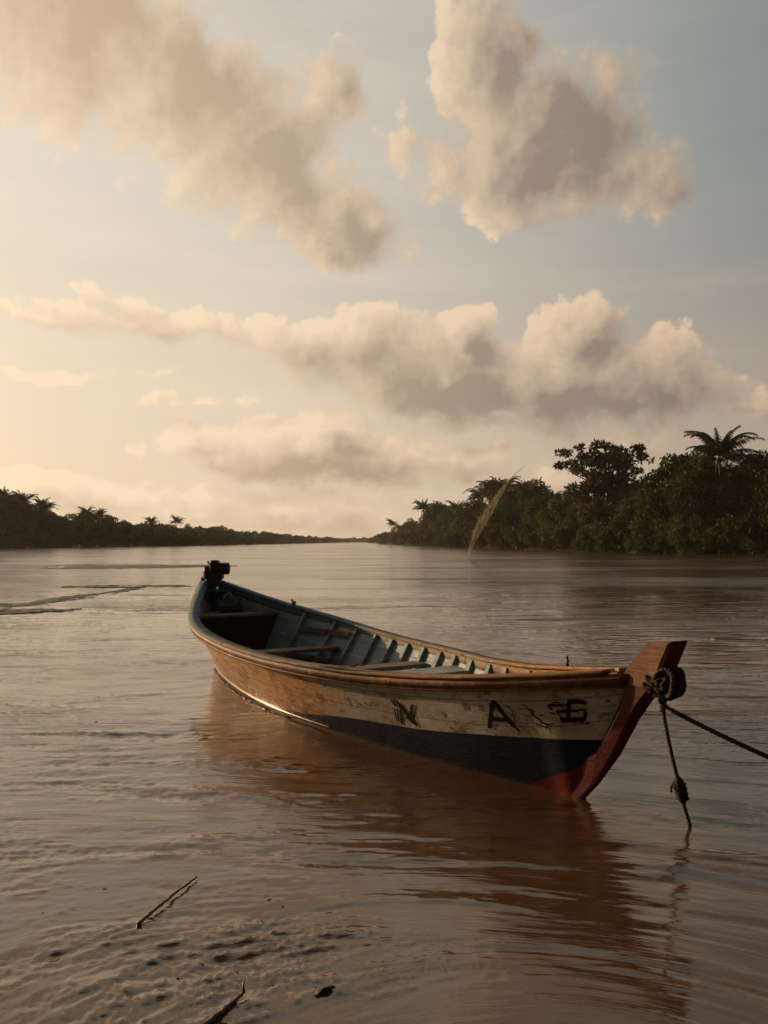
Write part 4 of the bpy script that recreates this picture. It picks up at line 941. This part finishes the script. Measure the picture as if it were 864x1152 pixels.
# clods and scraps caught on the shallows
def ground_pt(px, py):
    x, y, z = unproj(px, py, 1.0); k = CAM_H/(CAM_H-z); return x*k, y*k
cl = []
for k in range(3):
    r = np.random.default_rng(60+k); b = MB(); n, m_ = 10, 6; V = []
    for i in range(m_+1):
        ph = math.pi*i/m_
        for j in range(n):
            th = 6.283*j/n; q = .5*(1+.25*r.standard_normal()*(0 < i < m_)); V.append((q*math.sin(ph)*math.cos(th), q*math.sin(ph)*math.sin(th)*.7, q*math.cos(ph)*.45))
    b.add(V, [(i*n+j, i*n+(j+1) % n, (i+1)*n+(j+1) % n, (i+1)*n+j) for i in range(m_) for j in range(n)]); cl.append(b.mesh('mud_clod', m_mud, True))
SPOTS = [(118,1000,4,'left of the upper end of the long driftwood stick'),(165,1054,6,'just below the lower end of the long driftwood stick'),(227,1085,5,'midway between the two driftwood sticks'),(302,1013,7,'larger of the two right of the long stick'),(318,1020,6,'smaller of the two right of the long stick'),(290,1036,5,'below the pair right of the long stick'),
 (200,1100,4,'left of the bent stick near the bottom edge'),(48,1027,5,'near the left edge, level with the long stick'),(306,1108,8,'largest, left of the dead leaf'),(318,1104,6,'close to the dead leaf on its left'),(127,782,4,'farthest out, left of the boat stern'),(108,812,4,'second farthest out, left of the boat')]
for i, (px, py, s_, wh) in enumerate(SPOTS):
    x, y = ground_pt(px, py); o = mobj('mud_clod', cl[i % 3], loc=(x, y, -.001), label='small dark mud clod, '+wh, cat='mud clod', group='mud clods in the shallows'); sz = s_/950.*y*1.15
    o.scale = (sz, sz, sz*.55); o.rotation_euler = (0, 0, i*1.3)

# ------------------------------------------------------------------ the pale plume of spray before the right bank
m_spray = bpy.data.materials.new('spray'); m_spray.use_nodes = True; X.nt = nt = m_spray.node_tree; nt.nodes.clear()
out = nt.nodes.new('ShaderNodeOutputMaterial'); df = nt.nodes.new('ShaderNodeBsdfDiffuse'); df.inputs[0].default_value = (.52, .47, .34, 1)
tl = nt.nodes.new('ShaderNodeBsdfTranslucent'); tl.inputs[0].default_value = (.5, .44, .30, 1)
ms = nt.nodes.new('ShaderNodeMixShader'); ms.inputs[0].default_value = .5; nt.links.new(df.outputs[0], ms.inputs[1]); nt.links.new(tl.outputs[0], ms.inputs[2])
tp = nt.nodes.new('ShaderNodeBsdfTransparent'); m2 = nt.nodes.new('ShaderNodeMixShader')
al = clamp01(.035 + (noise(vscale(texco('Object'), (3, 3, .35)), 2.5, 4)-.5)*.55)
nt.links.new(al.k, m2.inputs[0]); nt.links.new(tp.outputs[0], m2.inputs[1]); nt.links.new(ms.outputs[0], m2.inputs[2]); nt.links.new(m2.outputs[0], out.inputs[0])
b = MB(); SD = 76.; r = np.random.default_rng(2)
mid_ = [(525.5,631,.6),(528,622,3),(531.5,611,6.),(537,599,9.),(543.5,587,11.),(550,577,10.5),(556,566,8.5),(562,556,6.5),(567,548,4.5),(572,541,2.8),(580,533,1.2),(590,524,.4)]
base_ = np.array(unproj(526, 631, SD))
def at_(px, py, off=0): return np.array(unproj(px, py, SD))-np.array((base_[0], base_[1], 0))+np.array((0, off, 0))
for k in range(9):                                        # nested sheets of falling drops
    f_ = k/8; b.tube([at_(px+w_*.25*(f_-.5)*1.2, py, (f_-.5)*.5) for px, py, w_ in mid_], [w_*.5*SD/950*(1-.09*k) for _, _, w_ in mid_], 12, cap=False)
for k in range(60):
    a, c = sorted((r.uniform(0, 1), r.uniform(0, 1))); o1 = r.uniform(-.5, .5); pts = []
    for s in np.linspace(a*.95, min(1, a*.95+.2), 6):
        i = s*(len(mid_)-1); i0 = min(int(i), len(mid_)-2); q = i-i0; w_ = mid_[i0][2]*(1-q)+mid_[i0+1][2]*q
        pts.append(at_(mid_[i0][0]*(1-q)+mid_[i0+1][0]*q+o1*w_, mid_[i0][1]*(1-q)+mid_[i0+1][1]*q, o1))
    b.tube(pts, [.01, .02, .025, .02, .015, .006], 4, cap=False)
mobj('water_spray', b.mesh('water_spray', m_spray, True), loc=(base_[0], base_[1], 0), label='tall pale curved plume of spray rising from the river before the right bank', cat='spray')
